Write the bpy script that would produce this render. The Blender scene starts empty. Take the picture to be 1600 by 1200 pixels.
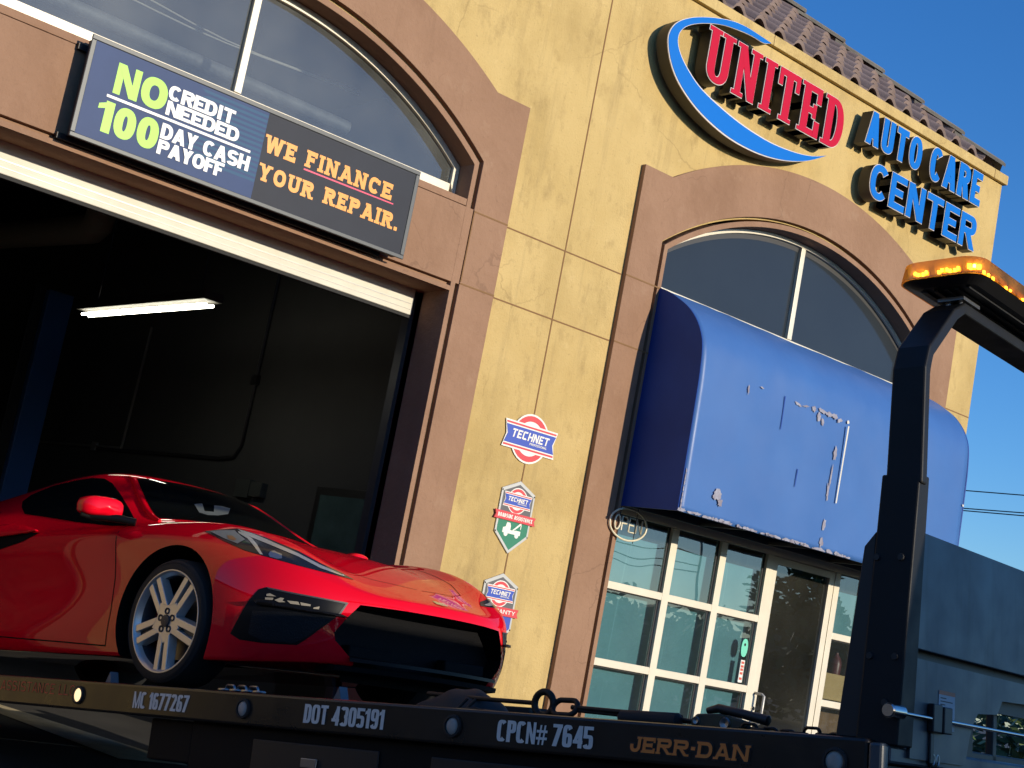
import bpy, bmesh, math, random
from mathutils import Vector, Matrix
from mathutils.bvhtree import BVHTree
from mathutils.geometry import delaunay_2d_cdt

S = bpy.context.scene
COL = S.collection
rad = math.radians

# ------------------------------------------------------------------ camera
cam = bpy.data.cameras.new("camera")
cam.sensor_fit = 'HORIZONTAL'; cam.sensor_width = 36.0; cam.lens = 54.0
cam.clip_start = 0.05; cam.clip_end = 3000
camo = bpy.data.objects.new("camera", cam); COL.objects.link(camo)
CAMR = ((0.741913, -0.644060, 0.186417), (0.243310, -0.000467, -0.969949), (0.624792, 0.764975, 0.156360))
camo.matrix_world = Matrix((
    (CAMR[0][0], -CAMR[1][0], -CAMR[2][0], 0.0),
    (CAMR[0][1], -CAMR[1][1], -CAMR[2][1], -9.5),
    (CAMR[0][2], -CAMR[1][2], -CAMR[2][2], 1.3),
    (0, 0, 0, 1)))
S.camera = camo

# ------------------------------------------------------------------ light
SUNV = Vector((0.22, -1.0, 0.215)).normalized()          # towards the sun
EL = math.asin(SUNV.z); AZ = math.atan2(SUNV.x, SUNV.y)
W = bpy.data.worlds.new("World"); S.world = W; W.use_nodes = True
nt = W.node_tree; nt.nodes.clear()
o_ = nt.nodes.new("ShaderNodeOutputWorld"); bg = nt.nodes.new("ShaderNodeBackground")
sky = nt.nodes.new("ShaderNodeTexSky"); sky.sky_type = 'NISHITA'; sky.sun_disc = False
sky.sun_elevation = EL; sky.sun_rotation = AZ
sky.air_density = 1.0; sky.dust_density = 0.3; sky.ozone_density = 5.0
hs = nt.nodes.new("ShaderNodeHueSaturation"); hs.inputs['Hue'].default_value = 0.508; hs.inputs['Saturation'].default_value = 1.13
nt.links.new(sky.outputs[0], hs.inputs['Color'])
nt.links.new(hs.outputs[0], bg.inputs[0]); nt.links.new(bg.outputs[0], o_.inputs[0])
bg.inputs[1].default_value = 0.115
sun = bpy.data.lights.new("sun", 'SUN'); sun.energy = 2.55; sun.angle = rad(0.5); sun.color = (1.0, 0.88, 0.70)
suno = bpy.data.objects.new("sun", sun); COL.objects.link(suno); suno.location = (4, -30, 12)
suno.rotation_euler = SUNV.to_track_quat('Z', 'Y').to_euler()
S.view_settings.view_transform = 'Standard'; S.view_settings.look = 'None'
S.view_settings.exposure = 0.85; S.view_settings.gamma = 1.0
try: S.view_settings.use_curve_mapping = False
except Exception: pass
S.cycles.max_bounces = 8; S.cycles.transparent_max_bounces = 12
S.cycles.caustics_reflective = False; S.cycles.caustics_refractive = False

# ------------------------------------------------------------------ helpers
def tag(o, label=None, cat=None, group=None, kind=None):
    if label: o['label'] = label
    if cat: o['category'] = cat
    if group: o['group'] = group
    if kind: o['kind'] = kind
    return o

def empty(name, loc=(0, 0, 0), mat=None, parent=None):
    o = bpy.data.objects.new(name, None); COL.objects.link(o)
    o.empty_display_size = 0.2
    if mat is not None: o.matrix_world = mat
    else: o.location = loc
    if parent: o.parent = parent
    return o

def copy_tree(o, parent=None):
    c = o.copy(); COL.objects.link(c)
    if parent: c.parent = parent
    for ch in list(o.children): copy_tree(ch, c)
    return c

class MB:
    def __init__(s): s.v = []; s.f = []; s.m = []
    def add(s, vs, fs, mi=0):
        n = len(s.v); s.v += [tuple(p) for p in vs]
        for f in fs: s.f.append([i + n for i in f]); s.m.append(mi)
    def box(s, a, b, mi=0):
        x0, y0, z0 = [min(p, q) for p, q in zip(a, b)]; x1, y1, z1 = [max(p, q) for p, q in zip(a, b)]
        s.add([(x0,y0,z0),(x1,y0,z0),(x1,y1,z0),(x0,y1,z0),(x0,y0,z1),(x1,y0,z1),(x1,y1,z1),(x0,y1,z1)],
              [(0,3,2,1),(4,5,6,7),(0,1,5,4),(1,2,6,5),(2,3,7,6),(3,0,4,7)], mi)
    def hexa(s, p, mi=0):       # eight corners, bottom four then top four
        s.add(p, [(0,3,2,1),(4,5,6,7),(0,1,5,4),(1,2,6,5),(2,3,7,6),(3,0,4,7)], mi)
    def prism(s, poly, fa, fb, mi=0, back=True):
        """poly 2-D outline; fa, fb map a 2-D point to front / back 3-D points"""
        n = len(poly)
        vs = [fa(*p) for p in poly] + [fb(*p) for p in poly]
        fs = [list(range(n))] + ([list(range(2*n-1, n-1, -1))] if back else [])
        fs += [(i, i+n, (i+1) % n + n, (i+1) % n) for i in range(n)]
        s.add(vs, fs, mi)
    def strip(s, A, B, mi=0, closed=False):
        n = len(A); vs = list(A) + list(B)
        fs = [(i, i+1, i+1+n, i+n) for i in range(n-1)]
        if closed: fs.append((n-1, 0, n, 2*n-1))
        s.add(vs, fs, mi)
    def tube(s, path, r, seg=8, mi=0, closed=False, cap=True):
        P = [Vector(p) for p in path]; n = len(P); rs = r if isinstance(r, (list, tuple)) else [r]*n
        up = Vector((0.123, 0.2, 0.97)); rings = []; prev = None
        for i in range(n):
            if closed: d = (P[(i+1) % n] - P[i-1])
            else: d = (P[min(i+1, n-1)] - P[max(i-1, 0)])
            d.normalize()
            if prev is None:
                a = d.cross(up)
                if a.length < 1e-3: a = d.cross(Vector((1, 0, 0)))
            else: a = prev - d * prev.dot(d)
            a.normalize(); prev = a; b = d.cross(a)
            rings.append([P[i] + (a*math.cos(2*math.pi*k/seg) + b*math.sin(2*math.pi*k/seg))*rs[i] for k in range(seg)])
        vs = [p for rg in rings for p in rg]; fs = []
        for i in range(n if closed else n-1):
            j = (i+1) % n
            for k in range(seg):
                l = (k+1) % seg; fs.append((i*seg+k, i*seg+l, j*seg+l, j*seg+k))
        if cap and not closed:
            fs.append(list(range(seg-1, -1, -1))); fs.append([(n-1)*seg+k for k in range(seg)])
        s.add(vs, fs, mi)
    def lathe(s, prof, c, axis, seg=48, mi=0):
        """prof = [(offset along axis, radius)]"""
        ax = Vector(axis).normalized(); a = ax.cross(Vector((0, 0.1, 1))).normalized(); b = ax.cross(a); c = Vector(c)
        vs = []; n = len(prof)
        for k in range(seg):
            t = 2*math.pi*k/seg; d = a*math.cos(t) + b*math.sin(t)
            vs += [c + ax*o + d*r for o, r in prof]
        fs = []
        for k in range(seg):
            l = (k+1) % seg
            for i in range(n-1): fs.append((k*n+i, k*n+i+1, l*n+i+1, l*n+i))
        s.add(vs, fs, mi)
    def build(s, name, mats, parent=None, smooth=None, bevel=0, fix=True):
        me = bpy.data.meshes.new(name); me.from_pydata(s.v, [], s.f); me.update()
        if not isinstance(mats, (list, tuple)): mats = [mats]
        for m in mats: me.materials.append(m)
        me.polygons.foreach_set('material_index', s.m)
        if fix:
            bm = bmesh.new(); bm.from_mesh(me); bmesh.ops.recalc_face_normals(bm, faces=bm.faces); bm.to_mesh(me); bm.free()
        if smooth is not None: smooth_mesh(me, smooth)
        o = bpy.data.objects.new(name, me); COL.objects.link(o)
        if parent: o.parent = parent
        if bevel:
            b = o.modifiers.new('bevel', 'BEVEL'); b.width = bevel; b.segments = 2; b.limit_method = 'ANGLE'; b.angle_limit = rad(35)
            b.harden_normals = False
        return o

def smooth_mesh(me, ang):
    bm = bmesh.new(); bm.from_mesh(me)
    for f in bm.faces: f.smooth = True
    for e in bm.edges:
        e.smooth = not (len(e.link_faces) == 2 and e.calc_face_angle(0) > rad(ang))
    bm.to_mesh(me); bm.free()

# ------------------------------------------------------------------ materials
def mat(name, col, rough=0.6, metal=0.0, spec=0.5, coat=0.0, var=None, vscale=3.0, bump=0.0, bscale=60.0,
        emit=None, estr=0.0, rvar=0.0, stain=None, coatr=0.03, crack=None):
    m = bpy.data.materials.new(name); m.use_nodes = True; t = m.node_tree; n = t.nodes; b = n['Principled BSDF']
    b.inputs['Base Color'].default_value = (*col, 1); b.inputs['Roughness'].default_value = rough
    b.inputs['Metallic'].default_value = metal; b.inputs['Specular IOR Level'].default_value = spec
    b.inputs['Coat Weight'].default_value = coat; b.inputs['Coat Roughness'].default_value = coatr
    if emit: b.inputs['Emission Color'].default_value = (*emit, 1); b.inputs['Emission Strength'].default_value = estr
    tc = n.new('ShaderNodeTexCoord')
    def noise(sc, det=6, rough_=0.6, stretch=None):
        nz = n.new('ShaderNodeTexNoise'); nz.inputs['Scale'].default_value = sc; nz.inputs['Detail'].default_value = det
        nz.inputs['Roughness'].default_value = rough_
        if stretch:
            mp = n.new('ShaderNodeMapping'); mp.inputs['Scale'].default_value = stretch
            t.links.new(tc.outputs['Object'], mp.inputs[0]); t.links.new(mp.outputs[0], nz.inputs['Vector'])
        else: t.links.new(tc.outputs['Object'], nz.inputs['Vector'])
        return nz
    cur = None
    if var:
        nz = noise(vscale); rp = n.new('ShaderNodeValToRGB')
        rp.color_ramp.elements[0].position = 0.36; rp.color_ramp.elements[1].position = 0.66
        rp.color_ramp.elements[0].color = (*var, 1); rp.color_ramp.elements[1].color = (*col, 1)
        t.links.new(nz.outputs['Fac'], rp.inputs[0]); cur = rp.outputs[0]
    for st in (stain or []):        # (colour, scale, lo, hi, amount, stretch)
        nz = noise(st[1], 8, 0.68, st[5]); mr = n.new('ShaderNodeMapRange')
        mr.inputs[1].default_value = st[2]; mr.inputs[2].default_value = st[3]; mr.inputs[4].default_value = st[4]
        t.links.new(nz.outputs['Fac'], mr.inputs[0])
        mx = n.new('ShaderNodeMix'); mx.data_type = 'RGBA'
        t.links.new(mr.outputs[0], mx.inputs[0])
        if cur: t.links.new(cur, mx.inputs[6])
        else: mx.inputs[6].default_value = (*col, 1)
        mx.inputs[7].default_value = (*st[0], 1); cur = mx.outputs[2]
    if crack:                       # (colour, scale): fine broken crack lines
        nz = noise(2.2, 4); vm = n.new('ShaderNodeVectorMath'); vm.operation = 'MULTIPLY_ADD'; vm.inputs[1].default_value = (.35, .35, .35)
        t.links.new(nz.outputs['Color'], vm.inputs[0]); t.links.new(tc.outputs['Object'], vm.inputs[2])
        vo = n.new('ShaderNodeTexVoronoi'); vo.feature = 'DISTANCE_TO_EDGE'; vo.inputs['Scale'].default_value = crack[1]; t.links.new(vm.outputs[0], vo.inputs['Vector'])
        mr = n.new('ShaderNodeMapRange'); mr.inputs[1].default_value = .002; mr.inputs[2].default_value = .007; mr.inputs[3].default_value = .38; mr.inputs[4].default_value = 0
        t.links.new(vo.outputs['Distance'], mr.inputs[0])
        nm_ = noise(.9, 3); mk = n.new('ShaderNodeMapRange'); mk.inputs[1].default_value = .52; mk.inputs[2].default_value = .60; t.links.new(nm_.outputs['Fac'], mk.inputs[0])
        mu = n.new('ShaderNodeMath'); mu.operation = 'MULTIPLY'; t.links.new(mr.outputs[0], mu.inputs[0]); t.links.new(mk.outputs[0], mu.inputs[1])
        mx = n.new('ShaderNodeMix'); mx.data_type = 'RGBA'; t.links.new(mu.outputs[0], mx.inputs[0])
        if cur: t.links.new(cur, mx.inputs[6])
        else: mx.inputs[6].default_value = (*col, 1)
        mx.inputs[7].default_value = (*crack[0], 1); cur = mx.outputs[2]
    if cur: t.links.new(cur, b.inputs['Base Color'])
    if rvar:
        nz = noise(vscale*2.3); mr = n.new('ShaderNodeMapRange'); mr.inputs[1].default_value = 0.3; mr.inputs[2].default_value = 0.7
        mr.inputs[3].default_value = max(0.02, rough-rvar); mr.inputs[4].default_value = rough+rvar
        t.links.new(nz.outputs['Fac'], mr.inputs[0]); t.links.new(mr.outputs[0], b.inputs['Roughness'])
    if bump:
        nz = noise(bscale, 5); bp = n.new('ShaderNodeBump'); bp.inputs['Strength'].default_value = 1.0; bp.inputs['Distance'].default_value = bump
        t.links.new(nz.outputs['Fac'], bp.inputs['Height']); t.links.new(bp.outputs[0], b.inputs['Normal'])
    return m

def glass(name, tint, clear=0.5, ior=1.5, rough=0.0, wav=0.0, dust=0.0, dustc=(.42, .42, .38)):
    """window glass: mirror-like coat by Fresnel over a tinted see-through sheet"""
    m = bpy.data.materials.new(name); m.use_nodes = True; t = m.node_tree; n = t.nodes; n.clear()
    out = n.new('ShaderNodeOutputMaterial'); gl = n.new('ShaderNodeBsdfGlossy'); gl.inputs['Roughness'].default_value = rough
    tr = n.new('ShaderNodeBsdfTransparent'); tr.inputs[0].default_value = (*tint, 1)
    fr = n.new('ShaderNodeFresnel'); fr.inputs[0].default_value = ior
    mr = n.new('ShaderNodeMapRange'); mr.inputs[3].default_value = clear; mr.inputs[4].default_value = 1.0
    t.links.new(fr.outputs[0], mr.inputs[0])
    mx = n.new('ShaderNodeMixShader'); t.links.new(mr.outputs[0], mx.inputs[0])
    t.links.new(tr.outputs[0], mx.inputs[1]); t.links.new(gl.outputs[0], mx.inputs[2]); t.links.new(mx.outputs[0], out.inputs[0])
    if dust:
        tc2 = n.new('ShaderNodeTexCoord'); nd = n.new('ShaderNodeTexNoise'); nd.inputs['Scale'].default_value = 1.1; nd.inputs['Detail'].default_value = 7
        md = n.new('ShaderNodeMapRange'); md.inputs[1].default_value = .3; md.inputs[2].default_value = .75; md.inputs[3].default_value = dust*.4; md.inputs[4].default_value = dust*1.5
        t.links.new(tc2.outputs['Object'], nd.inputs['Vector']); t.links.new(nd.outputs[0], md.inputs[0])
        dd = n.new('ShaderNodeBsdfDiffuse'); dd.inputs[0].default_value = (*dustc, 1); mxd = n.new('ShaderNodeMixShader')
        t.links.new(md.outputs[0], mxd.inputs[0]); t.links.new(mx.outputs[0], mxd.inputs[1]); t.links.new(dd.outputs[0], mxd.inputs[2]); t.links.new(mxd.outputs[0], out.inputs[0])
    if wav:
        tc = n.new('ShaderNodeTexCoord'); nz = n.new('ShaderNodeTexNoise'); nz.inputs['Scale'].default_value = 1.6; nz.inputs['Detail'].default_value = 1
        bp = n.new('ShaderNodeBump'); bp.inputs['Distance'].default_value = wav; bp.inputs['Strength'].default_value = 1
        t.links.new(tc.outputs['Object'], nz.inputs['Vector']); t.links.new(nz.outputs[0], bp.inputs['Height'])
        t.links.new(bp.outputs[0], gl.inputs['Normal']); t.links.new(bp.outputs[0], fr.inputs['Normal'])
    return m

M = {}
M['tan'] = mat('tan_stucco', (0.575, 0.425, 0.185), 0.92, spec=0.2, var=(0.515, 0.372, 0.152), vscale=1.3, bump=0.006, bscale=55,
    stain=[((0.36, 0.255, 0.10), 1.1, 0.47, 0.74, 0.8, (1, 1, 0.6)), ((0.30, 0.21, 0.09), 5.0, 0.54, 0.72, 0.65, (1, 1, 0.55)), ((0.66, 0.50, 0.24), 9.0, 0.60, 0.75, 0.6, None), ((0.34, 0.25, 0.115), 4.5, 0.54, 0.72, 0.7, (1, 1, .07)), ((0.30, 0.22, 0.10), 28.0, 0.58, 0.70, 0.5, None)], crack=((0.27, 0.19, 0.085), .8))
M['brown'] = mat('brown_stucco', (0.325, 0.195, 0.125), 0.92, spec=0.2, var=(0.285, 0.168, 0.106), vscale=1.6, bump=0.009, bscale=16,
    stain=[((0.21, 0.115, 0.068), 1.4, 0.50, 0.80, 0.7, (1, 1, 0.5)), ((0.38, 0.25, 0.165), 4.0, 0.58, 0.75, 0.55, None), ((0.20, 0.115, 0.07), 3.5, 0.58, 0.72, 0.5, (1, 1, .12)), ((0.22, 0.13, 0.085), 30.0, 0.58, 0.70, 0.45, None)], crack=((0.17, 0.10, 0.065), 1.1))
M['joint'] = mat('joint_sealant', (0.22, 0.12, 0.05), 0.9)
M['tile'] = mat('clay_tile', (0.25, 0.185, 0.165), 0.85, var=(0.19, 0.137, 0.12), vscale=2.2, bump=0.003, bscale=40,
    stain=[((0.26, 0.21, 0.19), 7.0, 0.55, 0.75, 0.6, None)])
M['tile_grey'] = mat('grey_mortar_tile', (0.22, 0.20, 0.165), 0.9, var=(0.16, 0.145, 0.12), vscale=4, bump=0.004, bscale=30)
M['alu'] = mat('pale_aluminium', (0.74, 0.68, 0.54), 0.45, metal=0.15, var=(0.69, 0.63, 0.50), vscale=5)
M['alu_dull'] = mat('dull_aluminium', (0.40, 0.39, 0.36), 0.4, metal=0.4, var=(0.33, 0.32, 0.30), vscale=6)
M['darkframe'] = mat('dark_metal', (0.035, 0.035, 0.037), 0.5)
M['white'] = mat('white_paint', (0.68, 0.65, 0.55), 0.55, var=(0.61, 0.58, 0.48), vscale=4)
M['black'] = mat('black_paint', (0.012, 0.012, 0.013), 0.45)
M['blk_gloss'] = mat('black_gloss', (0.008, 0.008, 0.009), 0.16, coat=0.5, rvar=0.05)
M['rubber'] = mat('rubber', (0.012, 0.012, 0.012), 0.75, bump=0.0006, bscale=200)
M['chrome'] = mat('chrome', (0.62, 0.62, 0.62), 0.12, metal=1.0)
M['steel'] = mat('steel', (0.30, 0.30, 0.30), 0.35, metal=0.9)
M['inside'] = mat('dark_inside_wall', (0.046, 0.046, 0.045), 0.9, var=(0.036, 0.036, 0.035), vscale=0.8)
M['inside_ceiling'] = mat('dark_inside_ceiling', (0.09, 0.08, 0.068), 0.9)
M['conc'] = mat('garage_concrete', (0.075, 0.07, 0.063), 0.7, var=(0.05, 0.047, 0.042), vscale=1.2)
M['asphalt'] = mat('asphalt', (0.062, 0.059, 0.055), 0.9, var=(0.048, 0.046, 0.043), vscale=0.9, bump=0.005, bscale=80)
M['line'] = mat('sun_strip_tan', (0.82, 0.70, 0.46), 0.8, var=(0.62, 0.52, 0.32), vscale=6)  # tan of sunlit ground, put into the base colour

# ------------------------------------------------------------------ lettering
def _sgn(v): return -1.0 if v < 0 else 1.0
def _se(cx, cy, rx, ry, t, e):
    c, s_ = math.cos(t), math.sin(t)
    return (cx + rx*_sgn(c)*abs(c)**(2/e), cy + ry*_sgn(s_)*abs(s_)**(2/e))
def R_(x0, y0, x1, y1): return ('p', [(x0, y0), (x1, y0), (x1, y1), (x0, y1)])
def P_(*pts):
    a = sum(pts[i][0]*pts[(i+1) % len(pts)][1] - pts[(i+1) % len(pts)][0]*pts[i][1] for i in range(len(pts)))
    return ('p', list(pts) if a > 0 else list(pts)[::-1])
def B_(cx, cy, rx, ry, tv, th, a0, a1, e): return ('b', cx, cy, rx, ry, tv, th, rad(a0), rad(a1), e)

def glyph(ch, w, tv, th, e=2.3, slab=0.0):
    """pieces of one capital letter, cap height 1, width w, stem tv, bar th"""
    g = []; x0, x1 = slab, w - slab; W_ = x1 - x0; cx = (x0+x1)/2; st = lambda x, a=0, b=1: R_(x, a, x+tv, b)
    def sf(x, y, up, l=1, r=1):          # slab foot or head on a stem starting at x
        h = th*0.62
        g.append(R_(x - slab*l, y if up else y-h, x+tv+slab*r, y+h if up else y))
    if ch == 'I':
        g.append(R_(cx-tv/2, 0, cx+tv/2, 1))
        if slab: sf(cx-tv/2, 0, True); sf(cx-tv/2, 1, False)
    elif ch in 'LEF':
        g.append(st(x0))
        if ch in 'LE': g.append(R_(x0, 0, x1, th))
        if ch in 'EF': g += [R_(x0, 1-th, x1, 1), R_(x0, .5-th/2, x0+W_*.82, .5+th/2)]
        if slab:
            sf(x0, 0, True, 1, 1 if ch == 'F' else 0); sf(x0, 1, False, 1, 0)
            if ch in 'EF': g += [R_(x1-tv*.55, .68, x1+slab*.3, 1), R_(x0+W_*.82-tv*.5, .36, x0+W_*.82, .64)]
            if ch in 'LE': g += [R_(x1-tv*.55, 0, x1+slab*.6, .32)]
    elif ch == 'T':
        g += [R_(cx-tv/2, 0, cx+tv/2, 1), R_(0 if slab else x0, 1-th, w if slab else x1, 1)]
        if slab: sf(cx-tv/2, 0, True); g += [R_(0, .66, tv*.55, 1), R_(w-tv*.55, .66, w, 1)]
    elif ch == 'H':
        g += [st(x0), st(x1-tv), R_(x0, .5-th/2, x1, .5+th/2)]
    elif ch == 'N':
        tv = min(tv, W_*.29); st = lambda x, a=0, b=1, tv=tv: R_(x, a, x+tv, b)
        d = tv*(1.15 if not slab else 1.05)
        g += [st(x0), st(x1-tv), P_((x0, 1), (x0+d, 1), (x1, 0), (x1-d, 0))]
        if slab: sf(x0, 0, True); sf(x0, 1, False, 1, .2); sf(x1-tv, 1, False)
    elif ch == 'M':
        tv = min(tv, W_*.215); st = lambda x, a=0, b=1, tv=tv: R_(x, a, x+tv, b)
        g += [st(x0), st(x1-tv), P_((x0, 1), (x0+tv*1.1, 1), (cx+tv*.42, 0), (cx-tv*.42, 0)), P_((x1, 1), (x1-tv*1.1, 1), (cx-tv*.42, 0), (cx+tv*.42, 0))]
    elif ch == 'A':
        k = tv*1.02
        g += [P_((x0, 0), (x0+k, 0), (cx+k*.5, 1), (cx-k*.5, 1)), P_((x1, 0), (x1-k, 0), (cx-k*.5, 1), (cx+k*.5, 1)), R_(x0+W_*.2, .2, x1-W_*.2, .2+th*.85)]
        if slab: sf(x0, 0, True, 1, .5); sf(x1-tv, 0, True, .5, 1); g.append(R_(cx-tv*1.0, 1-th*.6, cx+tv*.5, 1))
    elif ch == 'Y':
        g += [R_(cx-tv/2, 0, cx+tv/2, .45), P_((x0, 1), (x0+tv*1.08, 1), (cx+tv*.5, .4), (cx-tv*.5, .4)), P_((x1, 1), (x1-tv*1.08, 1), (cx-tv*.5, .4), (cx+tv*.5, .4))]
        if slab: sf(cx-tv/2, 0, True); sf(x0, 1, False, 1, .5); sf(x1-tv, 1, False, .5, 1)
    elif ch == 'W':
        a, b = x0+W_*.28, x0+W_*.72
        for p, q in ((x0+tv*.5, a), (cx, a), (cx, b), (x1-tv*.5, b)):
            g.append(P_((p-tv*.5, 1), (p+tv*.5, 1), (q+tv*.5, 0), (q-tv*.5, 0)))
        if slab: sf(x0, 1, False, 1, .4); sf(x1-tv, 1, False, .4, 1); sf(cx-tv/2, 1, False, .3, .3)
    elif ch in 'UJ':
        r = min(W_/2, .42)
        g += [R_(x1-tv, r, x1, 1), B_(cx, r, W_/2, r, tv, th, 180, 360, e)]
        g.append(R_(x0, r, x0+tv, 1) if ch == 'U' else R_(x0, r, x0+tv, r+.1))
        if slab:
            sf(x1-tv, 1, False)
            if ch == 'U': sf(x0, 1, False)
    elif ch in 'O0': g.append(B_(cx, .5, W_/2, .5, tv, th, 0, 360, e))
    elif ch in 'CG':
        g.append(B_(cx, .5, W_/2, .5, tv, th, 42, 318, e))
        if slab: g.append(R_(x1-tv*.8, .62, x1, .92))
    elif ch == 'D':
        rx = min(W_*.62, .5)
        g += [st(x0), R_(x0, 1-th, x1-rx, 1), R_(x0, 0, x1-rx, th), B_(x1-rx, .5, rx, .5, tv, th, -90, 90, e)]
        if slab: sf(x0, 0, True, 1, 0); sf(x0, 1, False, 1, 0)
    elif ch in 'PR':
        rx = min(W_*.55, .3); ry = .29
        g += [st(x0), R_(x0, 1-th, x1-rx, 1), R_(x0, 1-2*ry, x1-rx, 1-2*ry+th), B_(x1-rx, 1-ry, rx, ry, tv, th, -90, 90, e)]
        if ch == 'R': g.append(P_((x0+W_*.36, .45), (x0+W_*.36+tv*1.1, .47), (x1+tv*.08, 0), (x1-tv*1.05, 0)))
        if slab:
            sf(x0, 0, True, 1, .7); sf(x0, 1, False, 1, 0)
            if ch == 'R': g.append(R_(x1-tv*.9, 0, x1+slab, th*.62))
    elif ch == 'S':
        r = .25+th/4
        g += [B_(cx, 1-r, W_/2, r, tv, th, 25, 270, e), B_(cx, r, W_/2, r, tv, th, -155, 90, e)]
    elif ch == '3':
        r = .25+th/4
        g += [B_(cx, 1-r, W_/2, r, tv, th, -90, 158, e), B_(cx, r, W_/2, r, tv, th, -158, 90, e)]
    elif ch == '5':
        r = .31
        g += [R_(x0, 1-th, x1-W_*.03, 1), R_(x0, .46, x0+tv*.9, 1), B_(cx, r, W_/2, r, tv, th, -160, 118, e)]
    elif ch in '69':
        q = [B_(cx, .31, W_/2, .31, tv, th, 0, 360, e), B_(cx, .5, W_/2, .5, tv, th, 32, 180, e), R_(x0, .3, x0+tv, .51)]
        if ch == '9': q = [flip180(p, w) for p in q]
        g += q
    elif ch == '7': g += [R_(x0, 1-th, x1, 1), P_((x1-tv*1.1, 1-th*.5), (x1, 1-th*.5), (x0+W_*.5, 0), (x0+W_*.5-tv*1.1, 0))]
    elif ch == '1':
        g += [R_(x1-tv, 0, x1, 1), P_((x1-tv*.5, 1), (x1-tv*.5, .8), (x0, .68), (x0, .84))]
    elif ch == '2':
        g += [B_(cx, .72, W_/2, .28, tv, th, -12, 170, e), P_((x1, .70), (x1-tv*1.05, .66), (x0, th*.5), (x0+tv*1.1, th*.6)), R_(x0, 0, x1, th)]
    elif ch == '4':
        g += [R_(x1-tv*1.15, 0, x1-tv*.15, 1), R_(x0, .2, x1, .2+th), P_((x0, .22), (x0+tv*.85, .22), (x1-tv*.2, 1), (x1-tv*1.1, 1))]
    elif ch == '#':
        g += [P_((x0+W_*.16, 0), (x0+W_*.32, 0), (x0+W_*.46, .9), (x0+W_*.30, .9)), P_((x0+W_*.54, 0), (x0+W_*.70, 0), (x0+W_*.84, .9), (x0+W_*.68, .9)), R_(x0, .55, x1, .67), R_(x0, .23, x1, .35)]
    elif ch == '.': g.append(R_(cx-tv/2, 0, cx+tv/2, tv))
    elif ch == '-': g.append(R_(x0, .42, x1, .42+th))
    return g

def flip180(p, w):
    if p[0] == 'p': return ('p', [(w-x, 1-y) for x, y in p[1]])
    _, cx, cy, rx, ry, tv, th, a0, a1, e = p
    return ('b', w-cx, 1-cy, rx, ry, tv, th, a0+math.pi, a1+math.pi, e)

def grow(p, o):
    if p[0] == 'b':
        _, cx, cy, rx, ry, tv, th, a0, a1, e = p
        da = 0 if abs(a1-a0) > 6.2 else o/max(.05, (rx+ry)/2-tv/2)
        return ('b', cx, cy, rx+o, ry+o, tv+2*o, th+2*o, a0-da, a1+da, e)
    pts = p[1]; n = len(pts); out = []
    for i in range(n):
        a, b, c = Vector(pts[i-1]), Vector(pts[i]), Vector(pts[(i+1) % n])
        n1 = Vector(((b-a).y, -(b-a).x)).normalized(); n2 = Vector(((c-b).y, -(c-b).x)).normalized()
        m_ = (n1+n2); k = m_.dot(n1)
        m_ = m_ * (o/max(k, .35)); out.append((b.x+m_.x, b.y+m_.y))
    return ('p', out)

def piece_to(mb, p, fa, fb, mi=0):
    """fa / fb: 2-D -> front / back 3-D.  fb None: flat face only"""
    if p[0] == 'p':
        if fb: mb.prism(p[1], fa, fb, mi, back=False)
        else: mb.add([fa(*q) for q in p[1]], [list(range(len(p[1])))], mi)
        return
    _, cx, cy, rx, ry, tv, th, a0, a1, e = p
    n = max(6, int(abs(a1-a0)/rad(9))); full = abs(a1-a0) > 6.2
    ts = [a0+(a1-a0)*i/n for i in range(n+1)]
    O = [_se(cx, cy, rx, ry, t, e) for t in ts]; I = [_se(cx, cy, max(rx-tv, .004), max(ry-th, .004), t, e) for t in ts]
    mb.strip([fa(*q) for q in O], [fa(*q) for q in I], mi)
    if fb:
        mb.strip([fa(*q) for q in O], [fb(*q) for q in O], mi); mb.strip([fa(*q) for q in I], [fb(*q) for q in I], mi)
        if not full:
            for k in (0, n): mb.add([fa(*O[k]), fa(*I[k]), fb(*I[k]), fb(*O[k])], [(0, 1, 2, 3)], mi)

WID = {'I': .48, 'M': 1.25, 'W': 1.45, ' ': .5, '.': .42, '-': .55, '1': .72, 'J': .9, '#': 1.05, 'L': .86, 'E': .9, 'F': .86, 'A': 1.1, 'O': 1.1, 'C': 1.02}
def layout(text, width, gap, wid=WID):
    """glyph positions for a line exactly `width` long, gap in same unit"""
    n = len(text); tot = sum(wid.get(c, 1.0) for c in text); u = (width - gap*(n-1))/tot; x = 0; out = []
    for c in text:
        w_ = wid.get(c, 1.0)*u; out.append((c, x, w_)); x += w_+gap
    return out

def write(mb, text, x0, x1, z0, z1, tv, th, P3, gap=.06, e=2.3, slab=0.0, d0=0.0, thick=0.0, grow_=0.0, mi=0, lean=0.0, wid=WID):
    """P3(x, z, d) -> 3-D; tv, th, gap, slab as fractions of the cap height"""
    H = z1-z0; k = 0
    for c, gx, gw in layout(text, (x1-x0)/H, gap, wid):
        if c == ' ': continue
        for p in glyph(c, gw, tv, th, e, slab):
            if grow_: p = grow(p, grow_)
            dd = d0 + 0.00025*(k % 9); k += 1
            fa = lambda a, b, dd=dd, gx=gx: P3(x0+(gx+a+lean*b)*H, z0+b*H, dd)
            fb = (lambda a, b, gx=gx: P3(x0+(gx+a+lean*b)*H, z0+b*H, d0-thick)) if thick else None
            piece_to(mb, p, fa, fb, mi)

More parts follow.
